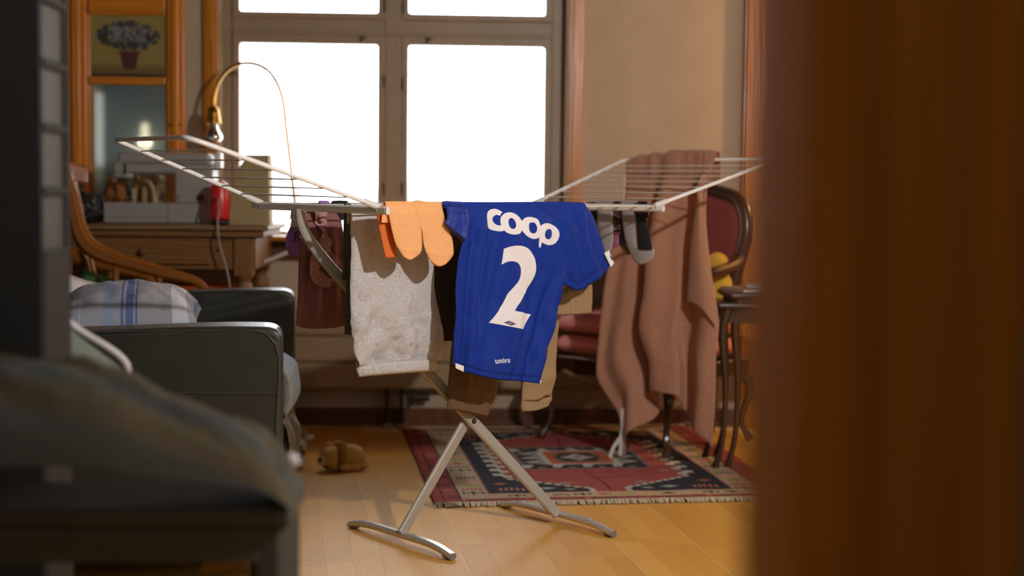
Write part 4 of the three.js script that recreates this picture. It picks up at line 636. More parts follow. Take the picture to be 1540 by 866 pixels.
// ---- rug: a hand-knotted rug with borders, corner triangles and a medallion, fringed at the near end
{
  const NL = onFloor(654, 761), FL = onFloor(620, 648), NR0 = onFloor(1128, 751), ex = NR0.clone().sub(NL).setY(0).normalize(), cen = onFloor(862, 691), halfW = cen.clone().sub(NL).dot(ex), W = halfW * 2 + 0.03, ez = V(ex.z, 0, -ex.x), L = FL.clone().sub(NL).dot(ez);
  const local = (px, py) => { const p = onFloor(px, py).sub(NL); return [p.dot(ex) / W, p.dot(ez) / L]; };
  const t = thing('rug', 'worn red hand-knotted rug with beige border, navy corners and an orange medallion, on the floor', 'rug', NL.clone().addScaledVector(ex, W / 2).addScaledVector(ez, L / 2), Math.atan2(-ex.z, ex.x));
  const tex = canvasTexture(1024, 1400, (c, CW, CH) => {
    const R = (u0, v0, u1, v1, col) => { c.fillStyle = col; c.fillRect(u0 * CW, (1 - v1) * CH, (u1 - u0) * CW, (v1 - v0) * CH); };
    const poly = (pts, col) => { c.fillStyle = col; c.beginPath(); pts.forEach(([u, v], i) => c[i ? 'lineTo' : 'moveTo'](u * CW, (1 - v) * CH)); c.closePath(); c.fill(); };
    const mx = (m) => m / W, mz = (m) => m / L;
    R(0, 0, 1, 1, '#7e2826');
    const inset = (u, v, col) => R(u, v, 1 - u, 1 - v, col);
    inset(0.01, 0.006, '#97332e'); inset(0.026, 0.013, '#3f1c28'); inset(0.031, 0.016, '#8e302c');
    const motif = (u, v, s, col, k) => { c.fillStyle = col; const x = u * CW, y = (1 - v) * CH; if (k === 0) for (let i = -2; i <= 2; i++) c.fillRect(x + i * s * 0.4 - 2, y - s * (0.5 - 0.12 * Math.abs(i)), s * 0.22, s); else if (k === 1) { c.beginPath(); c.moveTo(x - s, y); c.lineTo(x, y - s * 0.6); c.lineTo(x + s, y); c.lineTo(x, y + s * 0.6); c.fill(); } else { c.fillRect(x - s, y - 4, 2 * s, 8); c.fillRect(x - 4, y - s * 0.8, 8, s * 1.6); c.fillRect(x - s, y - s * 0.5, 6, s); c.fillRect(x + s - 6, y - s * 0.5, 6, s); } };
    const red = ['#b86a56', '#4a2434', '#7c6a4a', '#c2884e', '#3f4e3a', '#8e4a5c'], bei = ['#26303f', '#a34028', '#8a8428', '#c97f7a', '#2a3440', '#8f9492', '#24362a'];
    for (let i = 0; i < 26; i++) { const v = (i + 0.5) / 26; for (const u of [0.053, 0.947]) motif(u, v, 18, red[i % 6], i % 3); }
    for (let i = 0; i < 18; i++) { const u = (i + 0.5) / 18; for (const v of [0.025, 0.975]) motif(u, v, 12, red[(i + 2) % 6], i % 3); }
    inset(0.072, 0.033, '#2c1a20'); inset(0.077, 0.036, '#b09878');
    for (let i = 0; i < 19; i++) { const v = 0.1 + 0.8 * i / 18; for (const u of [0.116, 0.884]) motif(u, v, 30, bei[i % 7], [2, 0, 1][i % 3]); }
    for (let i = 0; i < 12; i++) { const u = 0.17 + 0.66 * i / 11; for (const v of [0.062, 0.938]) motif(u, v, 24, bei[(i + 3) % 7], [0, 2, 1][i % 3]); }
    inset(0.154, 0.087, '#9d5f58'); inset(0.159, 0.091, '#1b1d28');
    const hexa = [[0.452, 0.088], [0.452, 0.128], [0.232, 0.258], [0.232, 0.75], [0.452, 0.872], [0.452, 0.912], [0.548, 0.912], [0.548, 0.872], [0.768, 0.75], [0.768, 0.258], [0.548, 0.128], [0.548, 0.088]];
    poly(hexa, '#a4483f');
    for (let i = 0; i < hexa.length; i++) { if (i === 5 || i === 11) continue; const [p, q] = [hexa[i], hexa[(i + 1) % hexa.length]], dx = (q[0] - p[0]) * CW, dy = (p[1] - q[1]) * CH, len = Math.hypot(dx, dy), big = Math.abs(dx) < 5 && len > 200, n = Math.max(1, Math.round(len / (big ? 84 : 34))); for (let k = 0; k < n; k++) { const f = (k + 0.5) / n, x = p[0] * CW + dx * f, y = (1 - p[1]) * CH + dy * f; if (big) { const s = x < CW / 2 ? 1 : -1; for (const [ox, oy, w2, h2, col] of [[-34, -40, 40, 46, '#2b3a2a'], [-8, -6, 34, 46, '#2b3a2a'], [-31, -36, 34, 34, '#cdc3b0'], [-5, -2, 28, 34, '#cdc3b0'], [-12, -8, 14, 12, '#cdc3b0']]) { c.fillStyle = col; c.fillRect(s > 0 ? x + ox : x - ox - w2, y + oy, w2, h2); } } else { c.save(); c.translate(x, y); c.rotate(Math.atan2(dy, dx)); c.fillStyle = '#cdc3b0'; c.fillRect(-13, -12, 22, 17); c.fillStyle = '#2b3a2a'; c.fillRect(9, -12, 5, 17); c.restore(); } } }
    for (const u of [0.225, 0.775]) for (const v of [0.135, 0.865]) { motif(u, v, 40, '#b86f58', 0); motif(u + (u < 0.5 ? 0.1 : -0.1), v, 30, '#a7aaa2', 1); motif(u - (u < 0.5 ? 0.02 : -0.02), v + (v < 0.5 ? 0.06 : -0.06), 24, '#b8643c', 1); motif(u + (u < 0.5 ? 0.165 : -0.165), v - (v < 0.5 ? 0.012 : -0.012), 22, '#9aa08f', 1); }
    c.strokeStyle = '#3a1c26'; c.lineWidth = 5; const line = (p) => { c.beginPath(); p.forEach(([u, v], i) => c[i ? 'lineTo' : 'moveTo'](u * CW, (1 - v) * CH)); c.stroke(); };
    for (const s of [1, -1]) { const v = (x) => s > 0 ? x : 1 - x; line([[0.5, v(0.1)], [0.5, v(0.2)], [0.48, v(0.33)]]); line([[0.26, v(0.3)], [0.5, v(0.245)], [0.74, v(0.3)]]); line([[0.3, v(0.335)], [0.42, v(0.33)]]); line([[0.58, v(0.33)], [0.7, v(0.335)]]); for (const u of [0.39, 0.61]) motif(u, v(0.19), 26, '#9a8f84', 1); for (const u of [0.285, 0.715]) motif(u, v(0.32), 22, '#9a8f84', 1); motif(0.55, v(0.315), 18, '#5d2f3a', 1); }
    const mu0 = 0.316, mu1 = 0.684, mv0 = 0.37, mv1 = 0.66;
    R(mu0 - 0.014, mv0 - 0.01, mu1 + 0.014, mv1 + 0.01, '#7c6a64'); R(mu0, mv0, mu1, mv1, '#1a1c26');
    const ou0 = 0.403, ou1 = 0.597, ov0 = 0.433, ov1 = 0.6, n = 4;
    R(ou0 - 0.012, ov0 - 0.014, ou1 + 0.012, ov1 + 0.014, '#bdb6aa');
    for (let i = 0; i < n; i++) { const p = mu0 + (mu1 - mu0) * i / n, q = mu0 + (mu1 - mu0) * (i + 1) / n, m2 = (p + q) / 2; for (const [v0, v1] of [[ov0 - 0.012, mv0], [ov1 + 0.012, mv1]]) { c.fillStyle = '#bdb6aa'; poly([[p, v0], [p - 0.006, v0], [p - 0.012, lerp(v0, v1, 0.75)], [p + 0.012, lerp(v0, v1, 0.75)], [p + 0.03, v0]], '#bdb6aa'); poly([[p + 0.02, v1], [m2 - 0.018, lerp(v0, v1, 0.3)], [m2 + 0.018, lerp(v0, v1, 0.3)], [q - 0.02, v1]], '#1a1c26'); poly([[p + 0.035, v1], [m2 - 0.01, lerp(v0, v1, 0.5)], [m2 + 0.01, lerp(v0, v1, 0.5)], [q - 0.035, v1]], i % 2 ? '#5b6a34' : '#8a5a44'); } }
    for (const [u0, u1] of [[ou0 - 0.01, mu0], [ou1 + 0.01, mu1]]) for (let k = 0; k < 3; k++) { const p = ov0 - 0.01 + (ov1 - ov0 + 0.02) * k / 3, q = p + (ov1 - ov0 + 0.02) / 3; poly([[u0, p], [u1, (p + q) / 2], [u0, q]], '#bdb6aa'); poly([[lerp(u0, u1, 0.1), p + 0.018], [lerp(u0, u1, 0.6), (p + q) / 2], [lerp(u0, u1, 0.1), q - 0.018]], k % 2 ? '#8a5a44' : '#5b6a34'); }
    R(ou0, ov0, ou1, ov1, '#bb5526'); R(ou0 + 0.022, ov0 + 0.02, ou1 - 0.022, ov1 - 0.02, '#8c6430');
    poly([[0.428, 0.517], [0.455, 0.462], [0.545, 0.462], [0.572, 0.517], [0.545, 0.572], [0.455, 0.572]], '#1a1e26');
    poly([[0.442, 0.517], [0.472, 0.5], [0.5, 0.472], [0.528, 0.5], [0.558, 0.517], [0.528, 0.534], [0.5, 0.562], [0.472, 0.534]], '#b3aea6'); poly([[0.484, 0.517], [0.5, 0.5], [0.516, 0.517], [0.5, 0.534]], '#a8603e');
    motif(0.585, 0.063, 20, '#b7a22c', 1); motif(0.885, 0.3, 22, '#b7a22c', 1);
    for (let i = 0; i < 60000; i++) { const k = rnd(); c.fillStyle = k > 0.6 ? 'rgba(240,220,200,0.06)' : 'rgba(10,5,10,0.09)'; c.fillRect(rnd() * CW, rnd() * CH, 3, 4); }
    for (let i = 0; i < 420; i++) { c.fillStyle = `rgba(${rnd() > 0.5 ? '190,160,140' : '40,20,26'},0.06)`; c.fillRect(rnd() * CW, rnd() * CH, 30 + rnd() * 90, 3); }
  }, false);
  const wav = (x, z) => 0.0022 * noise(x * 9, z * 7, 1.1) + 0.0018;
  const nx = 70, nz = 90, g = new THREE.PlaneGeometry(W, L, nx, nz).rotateX(-Math.PI / 2), p = g.attributes.position;
  for (let i = 0; i < p.count; i++) { const x = p.getX(i), z = p.getZ(i), u = x / W + 0.5; p.setXYZ(i, x + (Math.abs(u - 0.5) > 0.49 ? 0.008 * noise(z * 5, 2) : 0), 0.008 + wav(x, z), z); } g.computeVertexNormals();
  part('pile', g, std({ map: tex, roughness: 0.97, bumpMap: at(fleeceBump, 14, 18), bumpScale: 0.002 }), t);
  const edgeCloth = cloth([92, 32, 30], [116, 44, 40], 10, 0.001, fleeceBump);
  for (const s of [-1, 1]) part('edge', box(0.012, 0.008, L, s * (W / 2 - 0.004), 0.0045, 0, 0.003), edgeCloth, t);
  for (const s of [1, -1]) part('end_cord', box(W, 0.009, 0.016, 0, 0.005, s * (L / 2 + 0.003), 0.004), cloth([176, 158, 126], [200, 184, 152], 30, 0.003, fleeceBump), t);
  for (const s of [1, -1]) {
    const f = []; for (let i = 0; i < 240; i++) { const x = -W / 2 + W * (i + 0.5) / 240, a = (rnd() - 0.5) * 0.018, l = 0.022 + rnd() * 0.014; f.push(sweepBar(through([V(x, 0.009, s * (L / 2 - 0.004)), V(x + a * 0.5, 0.008 + rnd() * 0.004, s * (L / 2 + l * 0.5)), V(x + a, 0.003, s * (L / 2 + l))], 4), V(0, 1, 0), 0.0068, 0.0052)); }
    const m = part('fringe', join(f), cloth([186, 170, 140], [210, 194, 166], 10, 0.001), t); m.userData.kind = 'stuff';
  }
}
// ================================================================ drying rack
// rail ends (tops): left rail near / far, right rail near / far
const LN = V(-0.172, 0.966, -3.72), LF = V(-0.562, 0.972, -4.15), RN = V(0.661, 0.973, -4.475), RF = V(0.271, 0.975, -4.905);
const ALONG = RN.clone().sub(LN).setY(0).normalize(), ACROSS = LN.clone().sub(LF).setY(0).normalize();   // along the rods; across them, towards the viewer
const RODS = 9, rodEnds = (k) => { const q = lerp(0.03, 0.97, k / (RODS - 1)); return [LN.clone().lerp(LF, q).add(V(0, -0.004, 0)), RN.clone().lerp(RF, q).add(V(0, -0.004, 0))]; };
const WING = { l: {}, r: {} };
{
  const rack = thing('drying_rack', 'white metal drying rack with two raised wings on crossed flat legs', 'drying rack', V(0.09, 0, -4.2));
  const rail = (a, b) => { const d = b.clone().sub(a).normalize(), e = a.clone().addScaledVector(d, -0.008).add(V(0, -0.011, 0)), f = b.clone().addScaledVector(d, 0.008).add(V(0, -0.011, 0)); const r = part('rail', sweepBar([e, e.clone().lerp(f, 0.5), f], V(0, 1, 0), 0.014, 0.0215), M.rackSteel, rack);
    for (const [p, s] of [[e, -1], [f, 1]]) part('end_cap', sweepBar([p.clone().addScaledVector(d, s * 0.0005), p.clone().addScaledVector(d, s * 0.006)], V(0, 1, 0), 0.0125, 0.02), M.whitePlastic, r);
    const out = V(d.z, 0, -d.x).multiplyScalar(Math.sign(V(d.z, 0, -d.x).dot(V(0, 0, 1)) || 1));
    for (const q of [0.045, 0.955]) { const p = a.clone().lerp(b, q).add(V(0, -0.011, 0)).addScaledVector(out, 0.0068); part('rivet', new THREE.SphereGeometry(0.0042, 14, 10).scale(1, 1, 0.6).translate(p.x, p.y, p.z), M.chrome, r); } return r; };
  rail(LN, LF); rail(RN, RF);
  for (let k = 0; k < RODS; k++) { const [a, b] = rodEnds(k); part('rod', rodBetween(a, b, 0.0024, 10), M.rackWire, rack); }
  // wings: a bent tube frame with thin rods between its arms
  const wing = (near, far, cn, cf, n, key) => {
    const c = new THREE.CurvePath(), L = (a, b) => c.add(new THREE.LineCurve3(a, b)), cut = 0.07, toward = (a, b, d) => a.clone().addScaledVector(b.clone().sub(a).normalize(), d);
    const n0 = near.clone(), f0 = far.clone();
    L(n0, toward(cn, n0, cut)); c.add(new THREE.QuadraticBezierCurve3(toward(cn, n0, cut), cn, toward(cn, cf, cut * 0.7))); L(toward(cn, cf, cut * 0.7), toward(cf, cn, 0.02)); c.add(new THREE.QuadraticBezierCurve3(toward(cf, cn, 0.02), cf, toward(cf, f0, 0.02))); L(toward(cf, f0, 0.02), f0);
    const w = part('wing_frame', new THREE.TubeGeometry(c, 140, 0.0062, 10), M.rackSteel, rack);
    for (let i = 1; i <= n; i++) { const q = i / (n + 1) * 0.97; part('wing_rod', rodBetween(n0.clone().lerp(cn, q), f0.clone().lerp(cf, q), 0.0022, 8), M.rackWire, w); }
    for (const [a, b] of [[n0, cn], [f0, cf]]) part('hinge', sweepBar([toward(a, b, -0.012), toward(a, b, 0.018), toward(a, b, 0.045)], V(0, 1, 0), 0.014, 0.016), M.whitePlastic, w);
    Object.assign(WING[key], { near: n0, far: f0, cn, cf });
  };
  const outL = V(-ACROSS.z, 0, ACROSS.x).multiplyScalar(1), oL = outL.dot(V(-1, 0, 0)) > 0 ? outL : outL.clone().negate(), oR = oL.clone().negate();
  wing(LN.clone().addScaledVector(ACROSS, -0.03), LF.clone().addScaledVector(ACROSS, 0.012), onWall(283, 206.5, -3.36), onWall(173, 210, -3.83), 6, 'l');
  const rc = RN.clone().addScaledVector(oR, 0.64), rf = RF.clone().addScaledVector(oR, 0.64);
  wing(RN.clone().addScaledVector(ACROSS, -0.012), RF.clone().addScaledVector(ACROSS, 0.03), V(rc.x, by(239.5, rc.z, 1172), rc.z), onWall(938, 241, rf.z), 7, 'r');
  // legs: two flat bars crossing low down, each with a bent foot bar
  const f1a = onFloor(528, 790, 0.006), f1b = onFloor(680, 838, 0.008), f2a = onFloor(757, 760, 0.006), f2b = onFloor(922, 804, 0.008), up = (p, y) => V(p.x, y, p.z);
  const foot = (a, b) => { const P = (q, y) => V(lerp(a.x, b.x, q), y, lerp(a.z, b.z, q)); return part('foot_bar', sweepBar(through([P(0, 0.011), P(0.1, 0.021), P(0.2, 0.026), P(0.5, 0.027), P(0.78, 0.027), P(0.88, 0.023), P(1, 0.011)], 40), V(0, 1, 0), 0.026, 0.018), M.footSteel, rack); };
  const b1 = foot(f1a, f1b), b2 = foot(f2a, f2b);
  for (const [bar, p, q] of [[b1, f1a, f1b], [b2, f2a, f2b]]) for (const [a, b] of [[p, q], [q, p]]) { const d = b.clone().sub(a).normalize(); part('foot_pad', sweepBar([up(a.clone().addScaledVector(d, -0.003), 0.0105), up(a.clone().addScaledVector(d, 0.006), 0.011), up(a.clone().addScaledVector(d, 0.03), 0.012)], V(0, 1, 0), 0.0245, 0.0185), M.greyPlastic, bar); }
  const c1 = onFloor(604, 808, 0.02), c2 = onFloor(838, 778, 0.02), cross = onWall(706, 632, -4.17), side = ACROSS;
  const tB = LN.clone().lerp(LF, 0.63).add(V(0, -0.02, 0)), tA = RN.clone().lerp(RF, 0.57).add(V(0, -0.02, 0));
  const bend = (p) => p.clone().add(V(0.012, -0.05, 0)), ofs = side.clone().multiplyScalar(0.011);
  const legB = [c2.clone().setY(0.03), cross.clone().add(ofs), onWall(590, 504, -4.03), onWall(525, 433, -3.96), onWall(487, 390, -3.945), onWall(464, 358, -3.955), onWall(454, 336, -3.975), tB];
  part('leg', sweepBar(through(legB, 90), side, 0.034, 0.016), M.rackLeg, rack);
  const farA = cross.clone().add(cross.clone().sub(c1).multiplyScalar(0.6)).sub(ofs);
  part('leg', sweepBar(through([c1.clone().setY(0.03), cross.clone().sub(ofs), farA, tA.clone().lerp(farA, 0.22).add(V(0.03, 0, 0)), tA.clone().add(V(0.005, -0.03, 0)), tA], 90), side, 0.034, 0.016), M.rackLeg, rack);
  part('pivot_bolt', lathe([[0, 0], [0.008, 0], [0.007, 0.004], [0.004, 0.007], [0, 0.008]], 14).applyQuaternion(new THREE.Quaternion().setFromUnitVectors(V(0, 1, 0), side)).translate(cross.x + ofs.x * 1.75, cross.y, cross.z + ofs.z * 1.75), M.pipe, rack);
  settle(rack);
}
// ================================================================ laundry
// an upright plane through two rod ends; sh() reads a place off the photograph as metres along the rod and below it
function hangPlane(a, b, shift = 0) {
  const ex = b.clone().sub(a).setY(0).normalize(), n = V(-ex.z, 0, ex.x); if (n.z < 0) n.negate();
  const o = a.clone().addScaledVector(n, shift), slope = (b.y - a.y) / Math.hypot(b.x - a.x, b.z - a.z);
  const yRod = (s) => a.y + slope * s;
  return { o, ex, n, yRod, sh(px, py) { const d = sight(px, py), t = o.clone().sub(camera.position).dot(n) / d.dot(n), p = camera.position.clone().addScaledVector(d, t), s = p.clone().sub(o).dot(ex); return [s, yRod(s) - p.y]; },
    pos(s, h, k) { return o.clone().addScaledVector(ex, s).addScaledVector(n, k).setY(yRod(s) - h); } };
}
const rodPlane = (k) => hangPlane(...rodEnds(k));
function resample(pts, n, sharp) {                               // along a polyline or a smooth curve, by length
  if (sharp) { const cum = [0]; for (let i = 1; i < pts.length; i++) cum.push(cum[i - 1] + Math.hypot(pts[i][0] - pts[i - 1][0], pts[i][1] - pts[i - 1][1])); const T = cum[cum.length - 1], out = []; let k = 0; for (let i = 0; i <= n; i++) { const t = T * i / n; while (k < pts.length - 2 && t > cum[k + 1]) k++; const q = clamp((t - cum[k]) / (cum[k + 1] - cum[k] || 1)); out.push([lerp(pts[k][0], pts[k + 1][0], q), lerp(pts[k][1], pts[k + 1][1], q)]); } return out; }
  if (pts.length === 2) return resample(pts, n, true);
  return new THREE.CatmullRomCurve3(pts.map(([x, y]) => V(x, y, 0)), false, 'centripetal').getSpacedPoints(n).map((p) => [p.x, p.y]);
}
// a hanging piece of cloth: a Coons patch between four outlines, puffed to a closed body, optionally carried over the rod
// o: top/right/bottom/left outlines in photograph places, nu, nv, thick(u,v), fold(u,v,s,h) outwards, over: {r, back}
function hung(pl, o) {
  const nu = o.nu ?? 40, nv = o.nv ?? 50, rd = (l, n) => resample(l.map(([x, y]) => pl.sh(x, y)), n, o.sharp);
  const T = rd(o.top, nu), B = rd(o.bottom, nu), L = rd(o.left, nv), R = rd(o.right, nv);
  const S = (i, j) => { const u = i / nu, v = j / nv, q = [0, 1].map((k) => (1 - v) * T[i][k] + v * B[i][k] + (1 - u) * L[j][k] + u * R[j][k] - ((1 - u) * (1 - v) * T[0][k] + u * (1 - v) * T[nu][k] + (1 - u) * v * B[0][k] + u * v * B[nu][k])); return q; };
  const rows = [];                                               // each row: array of { p, nr, s, h, th }
  const base = o.lift ?? 0.004, r0 = o.over?.r ?? 0.0045, rOf = (s) => r0 + (o.over?.bump ?? 0) * (0.5 + 0.9 * fbm(s * 16, 2.2, 6.1, 3));
  for (let j = 0; j <= nv; j++) { const row = []; for (let i = 0; i <= nu; i++) { const u = i / nu, v = j / nv, [s, h] = S(i, j), e = Math.sqrt(Math.max(0, 1 - (2 * u - 1) ** 2)), ramp = smooth(0, 0.18, v), f = (o.fold ? o.fold(u, v, s, h) : 0) * ramp; row.push({ p: pl.pos(s, h, lerp(rOf(s), base, ramp) + f), nr: pl.n, s, h, th: Math.max(0.0011, (o.thick ? o.thick(u, v) : 0.0016) * (o.flat ? 1 : e) * ramp) }); } rows.push(row); }
  if (o.over) {
    const back = o.over.back, nb = Math.max(6, Math.round(back / 0.02)), extra = [];
    for (let j = nb; j >= 1; j--) extra.push(rows[0].map((c, i) => { const q = j / nb, w = 0.004 * noise(c.s * 26, q * 2.4, 9); return { p: pl.pos(c.s + (i / nu - 0.5) * 0.01 * q, c.h + q * back * (1 + 0.06 * noise(c.s * 12, 4)), -rOf(c.s) - w * q), nr: pl.n.clone().negate(), s: c.s, h: -0.014 - q * back, th: 0.0011 }; }));
    for (let j = 7; j >= 1; j--) { const a = Math.PI * j / 7; extra.push(rows[0].map((c) => ({ p: pl.pos(c.s, c.h - Math.sin(a) * rOf(c.s), Math.cos(a) * rOf(c.s)), nr: pl.n.clone().multiplyScalar(Math.cos(a)).add(V(0, Math.sin(a), 0)), s: c.s, h: -0.0137 * j / 7, th: 0.0011 }))); }
    rows.unshift(...extra);
  }
  const NR = rows.length, NC = nu + 1, pos = [], uv = [], idx = [], uvOf = o.uv ?? ((s, h) => [s, -h]);
  for (const sg of [1, -1]) for (const row of rows) for (const c of row) { const p = c.p.clone().addScaledVector(c.nr, sg * c.th); pos.push(p.x, p.y, p.z); uv.push(...uvOf(c.s, c.h)); }
  const A = NR * NC; let flip = false;
  { const a = rows[NR - 2][0].p, b = rows[NR - 2][1].p, c = rows[NR - 1][0].p; flip = new THREE.Vector3().crossVectors(b.clone().sub(a), c.clone().sub(a)).dot(pl.n) < 0; }
  const quad = (a, b, c, d) => flip ? idx.push(a, c, b, b, c, d) : idx.push(a, b, c, b, d, c);
  for (let j = 0; j < NR - 1; j++) for (let i = 0; i < nu; i++) { const p = j * NC + i; quad(p, p + 1, p + NC, p + NC + 1); quad(A + p + 1, A + p, A + p + NC + 1, A + p + NC); }
  for (let i = 0; i < nu; i++) { quad(A + i, A + i + 1, i, i + 1); const p = (NR - 1) * NC + i; quad(p, p + 1, A + p, A + p + 1); }
  for (let j = 0; j < NR - 1; j++) { const p = j * NC; quad(A + p, p, A + p + NC, p + NC); quad(p + nu, A + p + nu, p + nu + NC, A + p + nu + NC); }
  const g = new THREE.BufferGeometry(); g.setAttribute('position', new THREE.Float32BufferAttribute(pos, 3)); g.setAttribute('uv', new THREE.Float32BufferAttribute(uv, 2)); g.setIndex(idx); g.computeVertexNormals(); return g;
}
const ridge = (u, c, w, a) => a * Math.exp(-(((u - c) / w) ** 2));
const crumple = (k, a, b, sd) => (u, v, s, h) => a * fbm(s * k + sd, h * k * 0.45, sd, 3) + b * Math.sin(s * k * 2.2 + sd + 2 * fbm(s * 9, h * 5, sd)) * smooth(0, 0.6, v);
function garment(name, label, category, pl, px, py, group) { const [s, h] = pl.sh(px, py), p = pl.pos(s, h, 0); return thing(name, label, category, p, 0, group); }

// ---- blue football jersey, back outwards
{
  const pl = rodPlane(0), t = garment('jersey', 'blue football jersey with a large white 2 on its back, hung over the front rod', 'jersey', pl, 740, 575);
  // print: drawn in the plane of the cloth, from 4096 pixels per metre; sewn-on lettering is flat
  const c00 = pl.sh(640, 300), c11 = pl.sh(960, 600), s0 = c00[0] - 0.02, s1 = c11[0] + 0.02, h0 = -0.08, h1 = 0.56, CW = 1400, CH = Math.round(CW * (h1 - h0) / (s1 - s0));
  const P = (px, py) => { const [s, h] = pl.sh(px, py); return [(s - s0) / (s1 - s0) * CW, (h - h0) / (h1 - h0) * CH]; };
  const uv = (s, h) => [(s - s0) / (s1 - s0), 1 - (h - h0) / (h1 - h0)];
  const tex = canvasTexture(CW, CH, (c) => {
    c.fillStyle = '#12308a'; c.fillRect(0, 0, CW, CH);
    for (let y = 0; y < CH; y += 3) { c.fillStyle = y % 2 ? 'rgba(255,255,255,0.018)' : 'rgba(0,0,0,0.03)'; c.fillRect(0, y, CW, 1); }
    for (let i = 0; i < 26000; i++) { c.fillStyle = `rgba(${rnd() > 0.5 ? '120,150,255' : '0,0,30'},0.05)`; c.fillRect(rnd() * CW, rnd() * CH, 2, 3); }
    const path = (pts, close = true) => { c.beginPath(); pts.forEach((p, i) => c[i ? 'lineTo' : 'moveTo'](...P(...p))); if (close) c.closePath(); };
    const curve = (raw, f, closed = true) => new THREE.CatmullRomCurve3(raw.map(([x, y]) => V(...f(x, y), 0)), closed, 'centripetal').getPoints(raw.length * 10).map((p) => [p.x, p.y]);
    // mesh side panels: small dark holes
    c.fillStyle = 'rgba(6,16,70,0.5)'; for (let y = 318; y < 560; y += 2.1) for (let x = 664; x < 701; x += 2.0) { const edge = y < 362 ? 697 : 701 - (y - 362) * 0.055; if (x > edge) continue; const [a, b] = P(x + (Math.round(y / 2.1) % 2), y); c.fillRect(a, b, 3, 3); }
    for (let y = 400; y < 452; y += 2.1) for (let x = 826; x < 850; x += 2.0) { if (x < 846 - (y - 400) * 0.36 || x > 856 - (y - 400) * 0.4) continue; const [a, b] = P(x + (Math.round(y / 2.1) % 2), y); c.fillRect(a, b, 3, 3); }
    // seams
    c.strokeStyle = 'rgba(8,20,80,0.8)'; c.lineWidth = 3; const seam = (l) => { path(curve(l, (x, y) => [x, y], false), false); c.stroke(); };
    seam([[702, 312], [701, 345], [699, 380], [697, 450], [695, 540]]); seam([[679, 540], [720, 555], [806, 565]]); seam([[679, 542], [720, 557], [806, 567]]); seam([[805, 309], [822, 320], [845, 338], [858, 344]]);
    seam([[850, 414], [866, 425], [884, 414], [900, 401], [910, 385]]); seam([[850, 412], [866, 423], [884, 412], [900, 399], [909, 383]]); seam([[877, 313], [862, 336], [850, 360], [846, 385], [848, 402], [857, 412], [864, 424]]);
    // lettering
    c.fillStyle = '#e6dfe1';
    const z1 = (x, y) => [715 + x / 10.82, 300 + y / 10.82], fillC = (raw, f = z1) => { path(curve(raw, f)); c.fill(); }, hole = (raw, f = z1) => { c.save(); c.fillStyle = '#12308a'; path(curve(raw, f)); c.fill(); c.restore(); };
    // c
    path([...curve([[412, 205], [350, 165], [280, 150], [210, 168], [168, 215], [150, 330], [168, 430], [225, 490], [330, 515], [400, 500]], z1, false), ...curve([[440, 440], [360, 420], [300, 415], [258, 375], [243, 325], [262, 275], [310, 248], [362, 262]], z1, false)]); c.fill();
    c.save(); c.fillStyle = '#12308a'; path(curve([[412, 207], [366, 262], [350, 330], [352, 400], [362, 330], [385, 270], [430, 222]], z1)); c.fill(); c.restore();
    fillC([[540, 207], [630, 240], [690, 310], [712, 352], [712, 440], [688, 498], [640, 545], [545, 566], [450, 545], [390, 497], [358, 430], [357, 350], [380, 280], [450, 222]]);
    fillC([[830, 282], [900, 290], [960, 320], [983, 390], [985, 520], [970, 605], [930, 632], [870, 637], [790, 610], [730, 560], [690, 495], [684, 420], [708, 352], [760, 300]]);
    fillC([[1100, 383], [1190, 402], [1270, 455], [1308, 545], [1285, 650], [1220, 720], [1130, 738], [1060, 722], [1010, 690], [985, 600], [975, 500], [988, 435], [1030, 400]]);
    path([[966, 560], [968, 775], [993, 778], [1010, 690], [1010, 560]].map(([x, y]) => z1(x, y))); c.fill();
    hole([[545, 300], [580, 325], [597, 385], [580, 445], [532, 476], [488, 450], [470, 385], [490, 325], [515, 303]]); hole([[860, 370], [905, 378], [930, 430], [928, 500], [900, 542], [860, 548], [820, 525], [803, 465], [815, 395], [835, 375]]); hole([[1125, 475], [1175, 492], [1190, 540], [1170, 610], [1110, 645], [1065, 625], [1050, 575], [1070, 505]]);
    // 2
    const z2 = (x, y) => [715 + x / 6.19, 360 + y / 6.19];
    path([...curve([[225, 85], [285, 62], [345, 55], [410, 65], [470, 105], [512, 165], [530, 240], [527, 310], [500, 390], [450, 470], [385, 560], [318, 658]], z2, false), ...[[492, 695], [418, 833], [97, 772]].map(([x, y]) => z2(x, y)), ...curve([[97, 772], [160, 680], [240, 555], [265, 500], [320, 430], [362, 372], [382, 310], [378, 255], [350, 215], [300, 200], [255, 205], [208, 232]], z2, false)]); c.fill();
    c.strokeStyle = '#3b3a5c'; c.lineWidth = 3.2; for (const k of [1, 0.55]) { path([[272 - 46 * k, 768], [262, 775 - 15 * k - 4], [320 - 46 * (1 - k), 782], [278, 775 + 15 * k + 2]].map(([x, y]) => z2(x, y))); c.stroke(); }
    // small word near the hem
    const a = P(733, 545), b = P(759, 544.2), up_ = P(733, 535); c.save(); c.setTransform((b[0] - a[0]) / 100, (b[1] - a[1]) / 100, -(up_[0] - a[0]) / 42, -(up_[1] - a[1]) / 42, a[0], a[1]); c.fillStyle = '#dcd8e2'; c.font = 'bold 43px sans-serif'; const wd = c.measureText('umbro').width; c.scale(100 / wd, 1); c.fillText('umbro', 0, 0); c.restore();
  }, false);
  const m = phys({ map: tex, roughness: 0.7, specularIntensity: 0.35, bumpMap: at(clothBump, 9, 9), bumpScale: 0.00025 });
